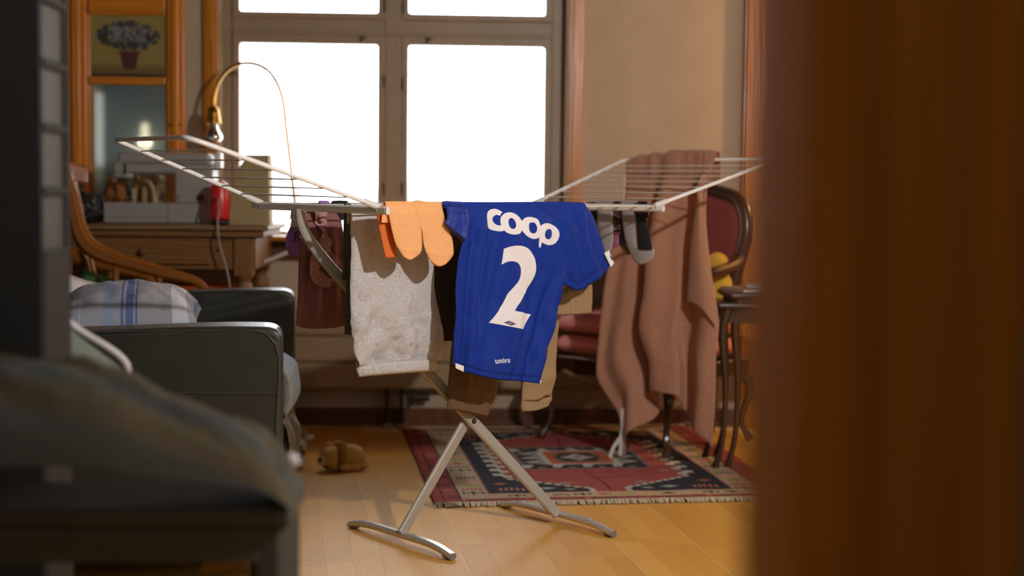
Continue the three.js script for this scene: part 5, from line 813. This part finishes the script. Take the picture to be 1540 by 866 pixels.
  const fold = (u, v, s, h) => ridge(u, 0.1 + 0.03 * v, 0.03, -0.017 * smooth(0, 0.2, v)) + ridge(u, 0.23 + 0.02 * v, 0.035, -0.022 * smooth(0, 0.25, v) * smooth(1, 0.5, v)) + ridge(u, 0.36 - 0.05 * v, 0.05, -0.006 * smooth(0.05, 0.35, v)) + ridge(u, 0.45, 0.1, 0.008 * v) + ridge(u, 0.78 - 0.1 * v, 0.045, -0.008 * smooth(0.25, 0.6, v)) + ridge(u, 0.9 - 0.06 * v, 0.045, -0.018 * smooth(0.3, 0.6, v)) + ridge(u, 0.97, 0.06, 0.004) + 0.017 * fbm(s * 15, h * 6, 2.2, 3) + 0.0025 * Math.sin((s - h * 0.5) * 70) * smooth(0.2, 0.5, v) * smooth(0.5, 0.9, u);
  part('back_panel', hung(pl, { top: [[690, 306], [730, 306.5], [790, 306], [840, 306], [872, 306.5]], right: [[872, 306.5], [868, 330], [860, 352], [850, 385], [846, 410], [840, 432], [834, 462], [825, 500], [815, 535], [806, 576]], bottom: [[678, 548], [690, 556], [720, 565], [735, 569], [770, 572], [806, 576]], left: [[690, 306], [690, 340], [690, 362], [686, 385], [682, 430], [680, 480], [679, 520], [678, 548]], nu: 80, nv: 90, thick: () => 0.007, fold, over: { back: 0.06 }, uv, lift: 0.012 }), m, t);
  part('sleeve', hung(pl, { top: [[868, 306.5], [874, 306.5], [879, 309]], right: [[879, 309], [889, 326], [897, 348], [905, 372], [910, 386], [914, 399]], bottom: [[846, 425], [858, 433], [866, 436], [884, 427], [900, 415], [914, 399]], left: [[868, 306.5], [858, 330], [850, 350], [846, 372], [845, 395], [846, 425]], nu: 40, nv: 44, thick: () => 0.006, fold: (u, v, s, h) => -0.004 + ridge(u, 0.2, 0.1, -0.008 * smooth(0.4, 0.9, v)) + ridge(u, 0.06, 0.05, -0.008 * smooth(0.6, 0.9, v)) + 0.005 * fbm(s * 18, h * 14, 3.1) + ridge(v, 0.88, 0.012, -0.003) + ridge(u - 0.4 * v, 0.1, 0.05, -0.006) + ridge(u - 0.3 * v, 0.42, 0.06, 0.004), over: { back: 0.05 }, lift: 0.012, uv }), m, t);
  part('sleeve', hung(pl, { top: [[662, 307], [670, 305], [680, 305.5], [694, 306]], right: [[694, 306], [696, 325], [696, 345], [693, 356]], bottom: [[661, 336], [668, 343], [680, 353], [688, 362], [693, 356]], left: [[662, 307], [664, 318], [664, 327], [661, 336]], nu: 30, nv: 26, thick: () => 0.01, fold: (u, v, s, h) => 0.008 + 0.008 * fbm(s * 20, h * 20, 6.1) + ridge(u, 0.75, 0.08, 0.007), over: { back: 0.05 }, lift: 0.014 }), M.jersey, t);
  const badge = (pts, name, mat, sd) => { const q = pts.map((p) => pl.sh(...p)), s = new THREE.Shape(q.map(([a, b]) => new THREE.Vector2(a, -b))), g = new THREE.ExtrudeGeometry(s, { depth: 0.0016, bevelEnabled: false }); const pp = g.attributes.position; for (let i = 0; i < pp.count; i++) { const w = pl.pos(pp.getX(i), -pp.getY(i), sd + pp.getZ(i)); pp.setXYZ(i, w.x, w.y, w.z); } g.computeVertexNormals(); return part(name, g, mat, t); };
  badge([[901, 380], [908, 376], [915.5, 395], [911, 401]], 'sleeve_badge', M.printWhite, 0.020);
  const star = []; for (const [x, y] of [[909, 382], [911.5, 386.5], [913.5, 391], [911, 389.5], [909.8, 386]]) star.push([x, y]);
  badge(star, 'badge_mark', std({ color: 0x2a3a78, roughness: 0.7 }), 0.0216);
  badge([[678.5, 545], [691, 549.5], [690.5, 558], [679, 552.5]], 'hem_tag', M.printWhite, 0.0165);
  badge([[805.8, 571], [807, 571], [806.6, 576], [805.6, 576]], 'hem_tag', M.printWhite, 0.0165);
  settle(t);
}
// ---- two orange socks beside the jersey
{
  const pl = rodPlane(0);
  const sock = (label, front, behind, k) => {
    const t = garment('sock', label, 'sock', pl, ...front.bottom[1], 'orange socks on the front rod');
    part('front_half', hung(pl, { ...front, nu: 34, nv: 44, thick: () => 0.006, fold: (u, v, s, h) => 0.004 * fbm(s * 26 + k, h * 20, k, 3) + ridge(u, 0.5, 0.1, -0.002 * smooth(0.2, 0.6, v)) + ridge(v, 0.8, 0.03, 0.0015), over: { back: 0.05 }, lift: k }), M.orangeKnit, t);
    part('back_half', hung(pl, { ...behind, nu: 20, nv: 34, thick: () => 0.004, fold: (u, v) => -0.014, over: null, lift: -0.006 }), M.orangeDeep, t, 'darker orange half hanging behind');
    settle(t);
  };
  sock('orange sock at the rail end, left of the other orange sock', { top: [[578, 306], [600, 305.5], [620, 306]], right: [[620, 306], [626, 325], [631, 350], [632, 370], [628, 382], [620, 388]], bottom: [[604, 386], [612, 390.5], [620, 388]], left: [[578, 306], [584, 330], [588, 350], [594, 370], [604, 386]] }, { top: [[571, 309], [590, 307]], right: [[590, 307], [596, 340], [604, 386]], bottom: [[587, 388], [596, 388], [604, 386]], left: [[571, 309], [576, 335], [581, 360], [587, 388]] }, 0.006);
  sock('orange sock between the other orange sock and the blue jersey sleeve', { top: [[619, 306], [628, 304], [642, 306], [662, 306]], right: [[662, 306], [668, 330], [676, 350], [680.5, 372], [679, 385], [670, 396]], bottom: [[648, 395], [658, 400.5], [670, 396]], left: [[619, 306], [627, 330], [634, 352], [638, 376], [648, 395]] }, { top: [[617, 306], [640, 306]], right: [[640, 306], [641, 340], [640, 378]], bottom: [[632, 372], [636, 376], [640, 378]], left: [[617, 306], [626, 330], [630, 350], [632, 372]] }, 0.003);
}
// ---- grey sweatpants leg on the second rod
{
  const pl = rodPlane(2), t = garment('sweatpants', 'light grey fleece sweatpants with a gathered cuff, hung behind the orange socks', 'trousers', pl, 592, 566);
  const fold = (u, v, s, h) => 0.017 * fbm(s * 13, h * 8, 1.2, 4) + 0.013 * Math.sin(s * 46 + 4 * fbm(s * 6, h * 9, 3)) * smooth(0.5, 0.92, v) + ridge(u, 0.62 + 0.03 * Math.sin(v * 6), 0.05, 0.005) + 0.0045 * Math.sin((s * 0.8 + h) * 60 + 5 * fbm(s * 8, h * 8, 5)) * smooth(0.35, 0.7, v) * smooth(0.55, 0.1, u);
  part('leg', hung(pl, { top: [[526, 308], [560, 308], [600, 308], [640, 308]], right: [[640, 308], [646, 350], [648, 400], [650, 450], [657, 488], [661, 510], [661, 535], [655, 541]], bottom: [[531, 549], [560, 545], [600, 541], [655, 541]], left: [[526, 308], [525, 350], [524, 400], [523, 450], [524, 500], [527, 530], [531, 549]], nu: 70, nv: 80, thick: (u, v) => 0.02 * (1 - 0.8 * smooth(0.86, 1, v)), fold, over: { back: 0.05 }, lift: 0.01 }), M.greyFleece, t);
  part('cuff', hung(pl, { top: [[532, 544], [570, 540.5], [610, 537], [651, 537]], right: [[651, 537], [653, 548], [650, 557]], bottom: [[536, 566], [570, 563], [610, 560], [650, 557]], left: [[532, 544], [532, 556], [536, 566]], nu: 90, nv: 14, thick: (u, v) => 0.022 * Math.sqrt(Math.max(0.03, 1 - (2 * v - 1) ** 4)), fold: (u, v, s) => 0.0015 * Math.sin(s * 420 + 8 * noise(s * 40, 3)) + 0.0012 * noise(s * 90, v * 3) + 0.002, lift: 0.01 }), M.greyFleece, t, 'gathered elastic cuff');
  settle(t);
}
// ---- charcoal trousers showing behind the grey sweatpants, and a green-grey edge at their left
{
  const pl = rodPlane(3), t = garment('charcoal_trousers', 'dark charcoal trousers between the grey sweatpants and the blue jersey', 'trousers', pl, 660, 505);
  part('leg', hung(pl, { top: [[590, 309], [640, 309], [696, 309]], right: [[696, 309], [694, 400], [690, 480], [684, 512]], bottom: [[600, 508], [650, 512], [684, 512]], left: [[590, 309], [594, 400], [600, 508]], nu: 30, nv: 40, thick: () => 0.01, fold: crumple(10, 0.006, 0.003, 4), over: { back: 0.3 } }), M.charcoal, t); settle(t);
  const p2 = rodPlane(3), t2 = garment('green_grey_trousers', 'green-grey trousers, only their left edge showing beside the grey sweatpants', 'trousers', p2, 530, 505);
  part('leg', hung(p2, { top: [[519, 308], [545, 308], [580, 308]], right: [[580, 308], [580, 400], [576, 503]], bottom: [[517, 503], [545, 504], [576, 503]], left: [[519, 308], [519, 360], [521, 400], [519, 450], [517, 503]], nu: 24, nv: 40, thick: () => 0.006, fold: crumple(12, 0.004, 0.002, 8), over: { back: 0.2 } }), M.greenGrey, t2); settle(t2);
}
// ---- maroon child's dress with a frill
{
  const pl = rodPlane(6), t = garment('maroon_dress', 'dark dusty-rose child dress with a frill, hung at the left end of the rack', 'dress', pl, 480, 493);
  part('skirt', hung(pl, { top: [[452, 309], [480, 308], [508, 309]], right: [[508, 309], [514, 350], [520, 400], [526, 440], [527, 488]], bottom: [[442, 490], [452, 491], [456, 493], [490, 493], [527, 488]], left: [[452, 309], [449, 350], [446, 400], [444, 450], [442, 490]], nu: 40, nv: 60, thick: () => 0.012, fold: (u, v, s, h) => 0.006 * Math.sin(u * 19 + 2 * v) * smooth(0.05, 0.5, v) + 0.006 * fbm(s * 12, h * 6, 8), over: { back: 0.1 } }), M.maroon, t);
  const fr = (spine, w, amp, f) => { const pos = [], idx = [], uv = [], n = 70, m = 8; const sp = resample(spine.map((p) => pl.sh(...p)), n); for (let i = 0; i <= n; i++) { const a = sp[Math.max(0, i - 1)], b = sp[Math.min(n, i + 1)], dx = b[0] - a[0], dy = b[1] - a[1], l = Math.hypot(dx, dy) || 1; for (let j = 0; j <= m; j++) { const q = j / m - 0.5, wv = w(i / n), p = pl.pos(sp[i][0] + dy / l * q * wv, sp[i][1] - dx / l * q * wv, 0.026 + amp * Math.sin(i / n * f + q * 2) * (0.4 + Math.abs(q)) + 0.006 * noise(i * 0.3, j * 0.4)); pos.push(p.x, p.y, p.z); uv.push(i * 0.004, j * 0.005); } } for (let i = 0; i < n; i++) for (let j = 0; j < m; j++) { const p = i * (m + 1) + j; idx.push(p, p + 1, p + m + 1, p + 1, p + m + 2, p + m + 1); } const g = new THREE.BufferGeometry(); g.setAttribute('position', new THREE.Float32BufferAttribute(pos, 3)); g.setAttribute('uv', new THREE.Float32BufferAttribute(uv, 2)); g.setIndex(idx); g.computeVertexNormals(); return g; };
  part('frill', fr([[466, 309], [472, 325], [478, 345], [482, 365], [490, 385], [500, 396], [512, 404]], (q) => 0.022 + 0.012 * Math.sin(q * 9) ** 2, 0.008, 26), M.maroonFrill, t, 'lighter rose frill');
  part('bow', fr([[470, 372], [464, 390], [468, 412], [484, 424], [494, 421]], (q) => 0.012 + 0.03 * Math.sin(q * 3.1), 0.004, 9), M.maroonFrill, t, 'lighter rose bow tail');
  part('knot', hung(pl, { top: [[467, 310], [474, 309], [481, 310]], right: [[481, 310], [482, 322], [476, 332]], bottom: [[471, 333], [473, 334], [476, 332]], left: [[467, 310], [468, 322], [471, 333]], nu: 14, nv: 14, thick: () => 0.01, lift: 0.03 }), M.maroonFrill, t);
  settle(t);
}
// ---- purple and white sock at the far left end
{
  const pl = rodPlane(7), t = garment('purple_sock', 'purple child sock with a white top, hung at the left end of the rack', 'sock', pl, 437, 385);
  part('foot', hung(pl, { top: [[435, 341.5], [443, 342], [452, 342]], right: [[452, 342], [452, 365], [448, 380]], bottom: [[434, 383], [440, 385.5], [448, 380]], left: [[435, 341.5], [430, 355], [428.5, 370], [434, 383]], nu: 20, nv: 24, thick: () => 0.006, fold: crumple(20, 0.003, 0, 2) }), M.purpleKnit, t);
  part('ankle', hung(pl, { top: [[440, 308], [446, 308], [452, 308]], right: [[452, 308], [452, 325], [452, 343]], bottom: [[435, 342.5], [443, 343], [452, 343]], left: [[440, 308], [438, 325], [435, 342.5]], nu: 16, nv: 16, thick: () => 0.005, over: { back: 0.04 } }), M.whiteKnit, t, 'white ankle');
  const [s, h] = pl.sh(444, 352), ring = new THREE.TorusGeometry(0.0075, 0.0016, 6, 20, 4.6), ex = pl.ex; const b = new THREE.Matrix4().makeBasis(ex, V(0, 1, 0), pl.n); const w = pl.pos(s, h, 0.0115);
  const w2 = pl.pos(s - 0.007, h + 0.009, 0.0115); part('letter_print', [ring.applyMatrix4(b).translate(w.x, w.y, w.z), sweepBar([w2.clone().add(V(0, 0.016, 0)), w2.clone().add(V(0, -0.012, 0))], pl.n, 0.003, 0.002)], M.blackKnit, t, 'dark printed letter P');
  settle(t);
}
// ---- brown trousers and tan trousers behind the jersey
{
  const pl = rodPlane(2), t = garment('brown_trousers', 'dark brown child trousers, one leg showing below the hem of the blue jersey', 'trousers', pl, 705, 625);
  part('leg', hung(pl, { top: [[700, 309], [730, 309], [765, 309]], right: [[765, 309], [762, 400], [757, 500], [748, 575], [740, 605], [731, 627]], bottom: [[671, 615], [690, 618], [712, 623], [731, 627]], left: [[700, 309], [690, 400], [680, 500], [674, 570], [671, 615]], nu: 40, nv: 70, thick: () => 0.016, fold: (u, v, s, h) => 0.008 * fbm(s * 10, h * 6, 3) + ridge(u, 0.3, 0.1, 0.004) + ridge(v, 0.93, 0.008, -0.002) + 0.0016 * Math.sin(s * 240) * smooth(0.93, 0.95, v), over: { back: 0.3 } }), M.brownCord, t); settle(t);
  const p2 = rodPlane(2), t2 = garment('tan_trousers', 'tan cargo trousers with elastic cuffs, showing right of and below the blue jersey', 'trousers', p2, 805, 617);
  const tan = (o, n) => part('leg', hung(p2, o), M.tanTwill, t2);
  tan({ top: [[790, 309], [830, 309], [862, 309]], right: [[862, 309], [858, 380], [848, 450], [840, 485], [836, 520], [833, 560], [827, 596]], bottom: [[783, 602], [800, 602], [815, 595], [827, 596]], left: [[790, 309], [786, 400], [783, 500], [783, 602]], nu: 40, nv: 70, thick: () => 0.014, fold: (u, v, s, h) => 0.009 * fbm(s * 9, h * 8, 5) + ridge(v, 0.9, 0.03, 0.006) + ridge(u, 0.5, 0.2, 0.006), over: { back: 0.25 }, lift: 0.004 });
  part('cuff', hung(p2, { top: [[783, 600], [800, 600], [828, 594]], right: [[828, 594], [826, 602], [823, 608]], bottom: [[783, 618], [795, 617], [810, 613], [823, 608]], left: [[783, 600], [782, 610], [783, 618]], nu: 40, nv: 10, thick: () => 0.016, fold: (u, v, s) => 0.002 * Math.sin(s * 360), lift: 0.005 }), M.tanTwill, t2);
  const p3 = hangPlane(...rodEnds(2), 0.03);
  part('leg', hung(p3, { top: [[850, 312], [870, 312], [886, 312]], right: [[886, 312], [888, 370], [888.5, 426]], bottom: [[831, 440], [846, 432], [862, 428], [888.5, 426]], left: [[850, 312], [838, 370], [831, 440]], nu: 30, nv: 40, thick: () => 0.012, fold: (u, v, s, h) => 0.008 * fbm(s * 10, h * 8, 9), lift: 0.006 }), M.tanTwill, t2);
  part('cuff', hung(p3, { top: [[831, 440], [846, 433], [862, 429], [888.5, 427]], right: [[888.5, 427], [888, 450], [886, 471]], bottom: [[831, 473], [850, 473], [868, 472], [886, 471]], left: [[831, 440], [832, 456], [831, 473]], nu: 60, nv: 14, thick: () => 0.014, fold: (u, v, s) => 0.0022 * Math.sin(s * 300 + 3 * noise(s * 40, 2)), lift: 0.006 }), M.tanTwill, t2);
  settle(t2);
}
// ---- socks on the first rod of the right wing, behind the right rail
{
  const a = WING.r.near.clone().lerp(WING.r.cn, 0.085), b = WING.r.far.clone().lerp(WING.r.cf, 0.085); if (a.x > b.x) { } const pl = hangPlane(b, a);
  const G = 'black and grey socks on the right wing';
  const flatSock = (label, sole, black, over) => {
    const t = garment('sports_sock', label, 'sock', pl, ...sole.bottom[1], G);
    part('sole', hung(pl, { ...sole, nu: 30, nv: 40, thick: () => 0.006, fold: crumple(16, 0.004, 0, over), over: { back: 0.05 }, lift: 0.005 }), M.soleGrey, t, 'grey sole');
    for (const q of black) part('upper', hung(pl, { ...q, nu: 16, nv: 30, thick: () => 0.005, fold: crumple(16, 0.003, 0, over), over: { back: 0.05 }, lift: 0.0115 }), M.blackKnit, t, 'black upper');
    settle(t);
  };
  flatSock('black and grey sock right beside the jersey sleeve badge', { top: [[897, 305], [910, 303], [922, 304]], right: [[922, 304], [923, 340], [923, 365], [919, 378], [914, 386]], bottom: [[906, 384], [910, 387], [914, 386]], left: [[897, 305], [901, 335], [903, 360], [906, 384]] }, [{ top: [[884, 306], [893, 306], [903, 306]], right: [[903, 306], [901, 335], [903, 366]], bottom: [[898, 362], [900, 366], [903, 366]], left: [[884, 306], [889, 335], [898, 362]] }], 1);
  flatSock('black and grey sock at the end of the right rail, in front of the towel', { top: [[935, 305], [947, 303.5], [960, 305]], right: [[960, 305], [961, 335], [963, 372], [984.5, 374], [984, 386], [977, 394]], bottom: [[955, 392], [966, 397.5], [977, 394]], left: [[935, 305], [938, 335], [944, 368], [955, 392]] }, [{ top: [[956, 305], [964, 305], [972, 305]], right: [[972, 305], [976, 335], [981, 355], [984.5, 375]], bottom: [[963.5, 374.5], [974, 375], [984.5, 375]], left: [[956, 305], [961, 335], [963.5, 374.5]] }], 2);
  const pk = (label, o1, o2, m1, m2) => { const t = garment('patterned_sock', label, 'sock', pl, ...o1.bottom[1]); part('foot', hung(pl, { ...o1, nu: 18, nv: 26, thick: () => 0.005, fold: crumple(18, 0.003, 0, 5), lift: -0.008 }), m1, t); part('ankle', hung(pl, { ...o2, nu: 16, nv: 26, thick: () => 0.005, fold: crumple(18, 0.003, 0, 7), over: { back: 0.04, r: 0.003 }, lift: -0.004 }), m2, t); settle(t); };
  const patt = canvasTexture(128, 128, (c) => { c.fillStyle = '#3a2a24'; c.fillRect(0, 0, 128, 128); for (let i = 0; i < 70; i++) { c.fillStyle = ['#7c4468', '#8e8a7a', '#2a221e', '#5c5a4a', '#9a5a80'][i % 5]; c.fillRect(rnd() * 128, rnd() * 128, 6 + rnd() * 18, 4 + rnd() * 8); } }); patt.repeat.set(9, 9);
  pk('dark patterned sock with a pink foot between the two black and grey socks', { top: [[916, 350], [925, 350], [932, 350]], right: [[932, 350], [933, 362], [936, 372]], bottom: [[921, 373], [926, 371], [936, 376]], left: [[916, 350], [918, 362], [921, 373]] }, { top: [[918, 305], [926, 304], [934, 305]], right: [[934, 305], [936, 330], [936, 352]], bottom: [[918, 352], [926, 352], [936, 352]], left: [[918, 305], [920, 330], [918, 352]] }, M.magentaKnit, std({ map: patt, roughness: 0.9 }));
  pk('black sock with a tan toe, close to the end of the right rail', { top: [[931, 368], [938, 368], [947, 368]], right: [[947, 368], [949, 376], [947, 382]], bottom: [[936, 378], [940, 383], [947, 382]], left: [[931, 368], [933, 374], [936, 378]] }, { top: [[928, 305], [936, 304], [944, 305]], right: [[944, 305], [944, 335], [947, 369]], bottom: [[931, 369], [938, 370], [947, 369]], left: [[928, 305], [929, 340], [931, 369]] }, M.brownCord, M.blackKnit);
}
// ---- peach towel over the end of the right wing
{
  const a = WING.r.cn, b = WING.r.cf, pl = hangPlane(b, a), t = garment('peach_towel', 'large peach terry towel hanging from the right wing nearly to the floor', 'towel', pl, 1010, 600);
  const fold = (u, v, s, h) => { const w = smooth(0.02, 0.3, v), f = 0.026 * Math.sin(u * 13.5 + 0.8 * Math.sin(v * 2.4)) + 0.012 * Math.sin(u * 27 + v * 3) + ridge(u, 0.2, 0.09, 0.03 * v) + ridge(u, 0.52, 0.1, 0.028 * v) - ridge(u, 0.36, 0.06, 0.03 * v) + ridge(u, 0.86, 0.07, 0.02); return f * (0.35 + 0.65 * w) + 0.008 * fbm(s * 9, h * 5, 4); };
  part('front_layer', hung(pl, { top: [[946, 250], [958, 243], [985, 238], [1020, 236], [1045, 233], [1066, 235], [1080, 236]], right: [[1080, 236], [1074, 255], [1070, 285], [1072, 330], [1076, 380], [1082, 430], [1089, 485], [1085, 530], [1083, 590], [1078, 671]], bottom: [[947, 684], [952, 655], [968, 640], [982, 629], [984, 600], [990, 586], [1008, 588], [1030, 594], [1029, 618], [1045, 640], [1066, 655], [1078, 671]], left: [[946, 250], [945, 290], [940, 330], [930, 375], [922, 420], [915, 480], [910, 540], [910, 566], [925, 596], [940, 620], [947, 684]], nu: 110, nv: 110, thick: () => 0.0035, flat: true, fold, over: { back: 0.1, r: 0.01, bump: 0.022 }, lift: 0.02 }), M.peach, t);
  part('back_layer', hung(pl, { top: [[948, 250], [975, 244], [1010, 240]], right: [[1010, 240], [1000, 350], [985, 500]], bottom: [[896, 478], [905, 483], [920, 487], [985, 500]], left: [[948, 250], [944, 300], [926, 360], [910, 420], [896, 478]], nu: 40, nv: 50, thick: () => 0.0035, flat: true, fold: (u, v, s, h) => -0.03 + 0.01 * Math.sin(u * 9 + v * 2), lift: -0.035 }), M.peachInside, t, 'deeper peach inner face');
  // turned-over strip at the right edge and the pale hem
  part('turned_edge', hung(pl, { top: [[1060, 246], [1066, 242], [1074, 246]], right: [[1074, 246], [1070, 290], [1074, 350], [1078, 400], [1090, 490]], bottom: [[1047, 452], [1060, 456], [1074, 466], [1090, 490]], left: [[1060, 246], [1062, 300], [1054, 350], [1050, 400], [1047, 452]], nu: 24, nv: 50, thick: () => 0.006, fold: (u, v) => 0.03 + 0.012 * Math.sin(u * 3.1), lift: 0.03 }), M.peach, t);
  const edge = (pts, k, r) => tube(pts.map(([x, y], i) => pl.pos(...pl.sh(x, y), k)), r, 60, 7);
  part('hem', [edge([[947, 256], [945, 300], [939, 340], [929, 385], [920, 430], [914, 485], [911, 530], [911, 566], [925, 594], [940, 618]], 0.034, 0.0055), edge([[945, 300], [926, 362], [910, 422], [897, 476]], -0.05, 0.004)], M.peachHem, t, 'pale bound edge');
  part('care_label', [sweepBar(through([[947, 612], [946, 640], [944, 662], [943, 682]].map(([x, y]) => pl.pos(...pl.sh(x, y), 0.045)), 16), pl.n, 0.018, 0.0014), sweepBar(through([[945, 654], [940, 662], [935, 672], [932, 684]].map(([x, y], q) => pl.pos(...pl.sh(x, y), 0.047 + 0.006 * q)), 16), pl.n, 0.015, 0.0014)], M.label, t, 'white care label');
  settle(t);
}
// small ends of laundry lying over the rods at the left
{
  const bit = (name, label, k, x0, x1, m) => { const pl = rodPlane(k), t = garment(name, label, 'sock', pl, (x0 + x1) / 2, 330); part('fold', hung(pl, { top: [[x0, 305], [(x0 + x1) / 2, 304], [x1, 305]], right: [[x1, 305], [x1 - 1, 316], [x1 - 3, 326]], bottom: [[x0 + 2, 324], [(x0 + x1) / 2, 327], [x1 - 3, 326]], left: [[x0, 305], [x0 + 1, 316], [x0 + 2, 324]], nu: 12, nv: 12, thick: () => 0.004, over: { back: 0.03, r: 0.005 } }), m, t); part('cuff', hung(pl, { top: [[x0 + 1, 322], [(x0 + x1) / 2, 323], [x1 - 2, 323]], right: [[x1 - 2, 323], [x1 - 2.5, 330]], bottom: [[x0 + 2, 330], [(x0 + x1) / 2, 331], [x1 - 2.5, 330]], left: [[x0 + 1, 322], [x0 + 2, 330]], nu: 12, nv: 6, thick: () => 0.005, lift: 0.003 }), m, t); settle(t); };
  bit('navy_sock', 'small navy sock folded over a rod near the left rail', 6, 500, 522, M.blackKnit);
  bit('lilac_sock', 'small lilac sock folded over a rod beside the navy one', 7, 480, 494, M.purpleKnit);
}
// ================================================================ soft toys on the floor
{ // lion lying on its side
  const o = onFloor(512, 706), t = thing('toy_lion', 'small golden plush lion lying on the wooden floor near the sofa', 'soft toy', o), k = 5.15 / FOCAL;          // metres per pixel at that depth
  const gold = cloth([226, 172, 84], [240, 190, 104], 14, 0.0012, fleeceBump), rust = cloth([186, 116, 40], [206, 134, 56], 20, 0.003, fleeceBump), cream = cloth([212, 190, 156], [226, 206, 174], 14, 0.001, fleeceBump), dark = std({ color: 0x1a1512, roughness: 0.4 });
  const blob = (cx, cy, cz, rx, ry, rz, sd, amp = 0.05) => { const g = new THREE.IcosahedronGeometry(1, 4), q = g.attributes.position; for (let i = 0; i < q.count; i++) { const v = V().fromBufferAttribute(q, i), s = 1 + amp * fbm(v.x * 2.4 + sd, v.y * 2.4, v.z * 2.4); q.setXYZ(i, cx + v.x * rx * s, Math.max(0.001, cy + v.y * ry * s), cz + v.z * rz * s); } g.computeVertexNormals(); return g; };
  part('body', [blob(14 * k, 20 * k, -8 * k, 22 * k, 18 * k, 17 * k, 1), blob(24 * k, 14 * k, -8 * k, 12 * k, 12 * k, 12 * k, 4)], gold, t);
  part('head', blob(-14 * k, 19 * k, 6 * k, 18 * k, 18 * k, 17 * k, 2), gold, t);
  const mane = []; for (let i = 0; i < 22; i++) { const a = i / 22 * 6.283; mane.push(blob(2 * k, 20 * k + Math.cos(a) * 17 * k, 0 + Math.sin(a) * 16 * k, 6.5 * k, 5.5 * k, 5.5 * k, i, 0.4)); } part('mane', mane, rust, t, 'rust brown mane');
  part('muzzle', blob(-25 * k, 17 * k, 15 * k, 8.5 * k, 8.5 * k, 8 * k, 5), cream, t); part('nose', blob(-28 * k, 19 * k, 22 * k, 3 * k, 2.6 * k, 2.4 * k, 6), dark, t);
  for (const [x, y, z] of [[-19, 29, 17], [-19, 8, 20]]) part('eye', new THREE.SphereGeometry(1.9 * k, 12, 10).translate(x * k, y * k, z * k), dark, t);
  for (const [x, y, z] of [[-17, 37, 2], [-4, 39, -4]]) part('ear', blob(x * k, y * k, z * k, 6.5 * k, 5.5 * k, 4 * k, 7), gold, t);
  for (const [x, y, z, r] of [[20, 6, 14, 0.4], [30, 7, 4, 0.2], [8, 6, 16, -0.2]]) part('paw', blob(x * k, y * k, z * k, 10 * k, 6 * k, 6 * k, 8), gold, t);
  part('tail', tube([V(32 * k, 14 * k, -6 * k), V(38 * k, 12 * k, -2 * k), V(40 * k, 8 * k, 4 * k), V(36 * k, 5 * k, 10 * k)], 2.6 * k, 20, 8), gold, t);
}
{ // white toy dog half hidden by the sofa
  const o = onFloor(450, 702), t = thing('toy_dog', 'white plush dog with brown patches sitting on the floor at the sofa corner', 'soft toy', o), k = 5.2 / FOCAL, wh = cloth([206, 196, 186], [222, 214, 204], 14, 0.0012, fleeceBump), br = cloth([150, 92, 40], [168, 108, 52], 14, 0.0012, fleeceBump), dark = std({ color: 0x181412, roughness: 0.4 });
  const sp = (x, y, z, a, b, c, m, n, rot = 0) => { const g = new THREE.SphereGeometry(1, 24, 18).scale(a * k, b * k, c * k).rotateZ(rot).translate(x * k, y * k, z * k); return part(n, g, m, t); };
  sp(-6, 15, 0, 15, 15, 13, wh, 'body'); sp(-2, 30, 2, 14, 14, 12, wh, 'head'); sp(6, 24, 10, 5, 5, 5, br, 'cheek_patch'); sp(3, 17, 9, 3, 3, 3, dark, 'nose'); sp(4, 32, 12, 1.8, 1.8, 1.6, dark, 'eye'); sp(14, 44, 0, 9, 4, 3.5, wh, 'ear', 0.3); sp(-14, 42, 0, 8, 5, 3.5, br, 'ear', -0.4);
  sp(2, 5, 10, 6, 5, 9, wh, 'paw'); sp(-12, 5, 10, 6, 5, 9, wh, 'paw');
}
scene.traverse((o) => { if (o.isMesh && o.parent === scene && o.userData.kind !== 'structure') o.castShadow = o.receiveShadow = true; });
renderer.render(scene, camera);
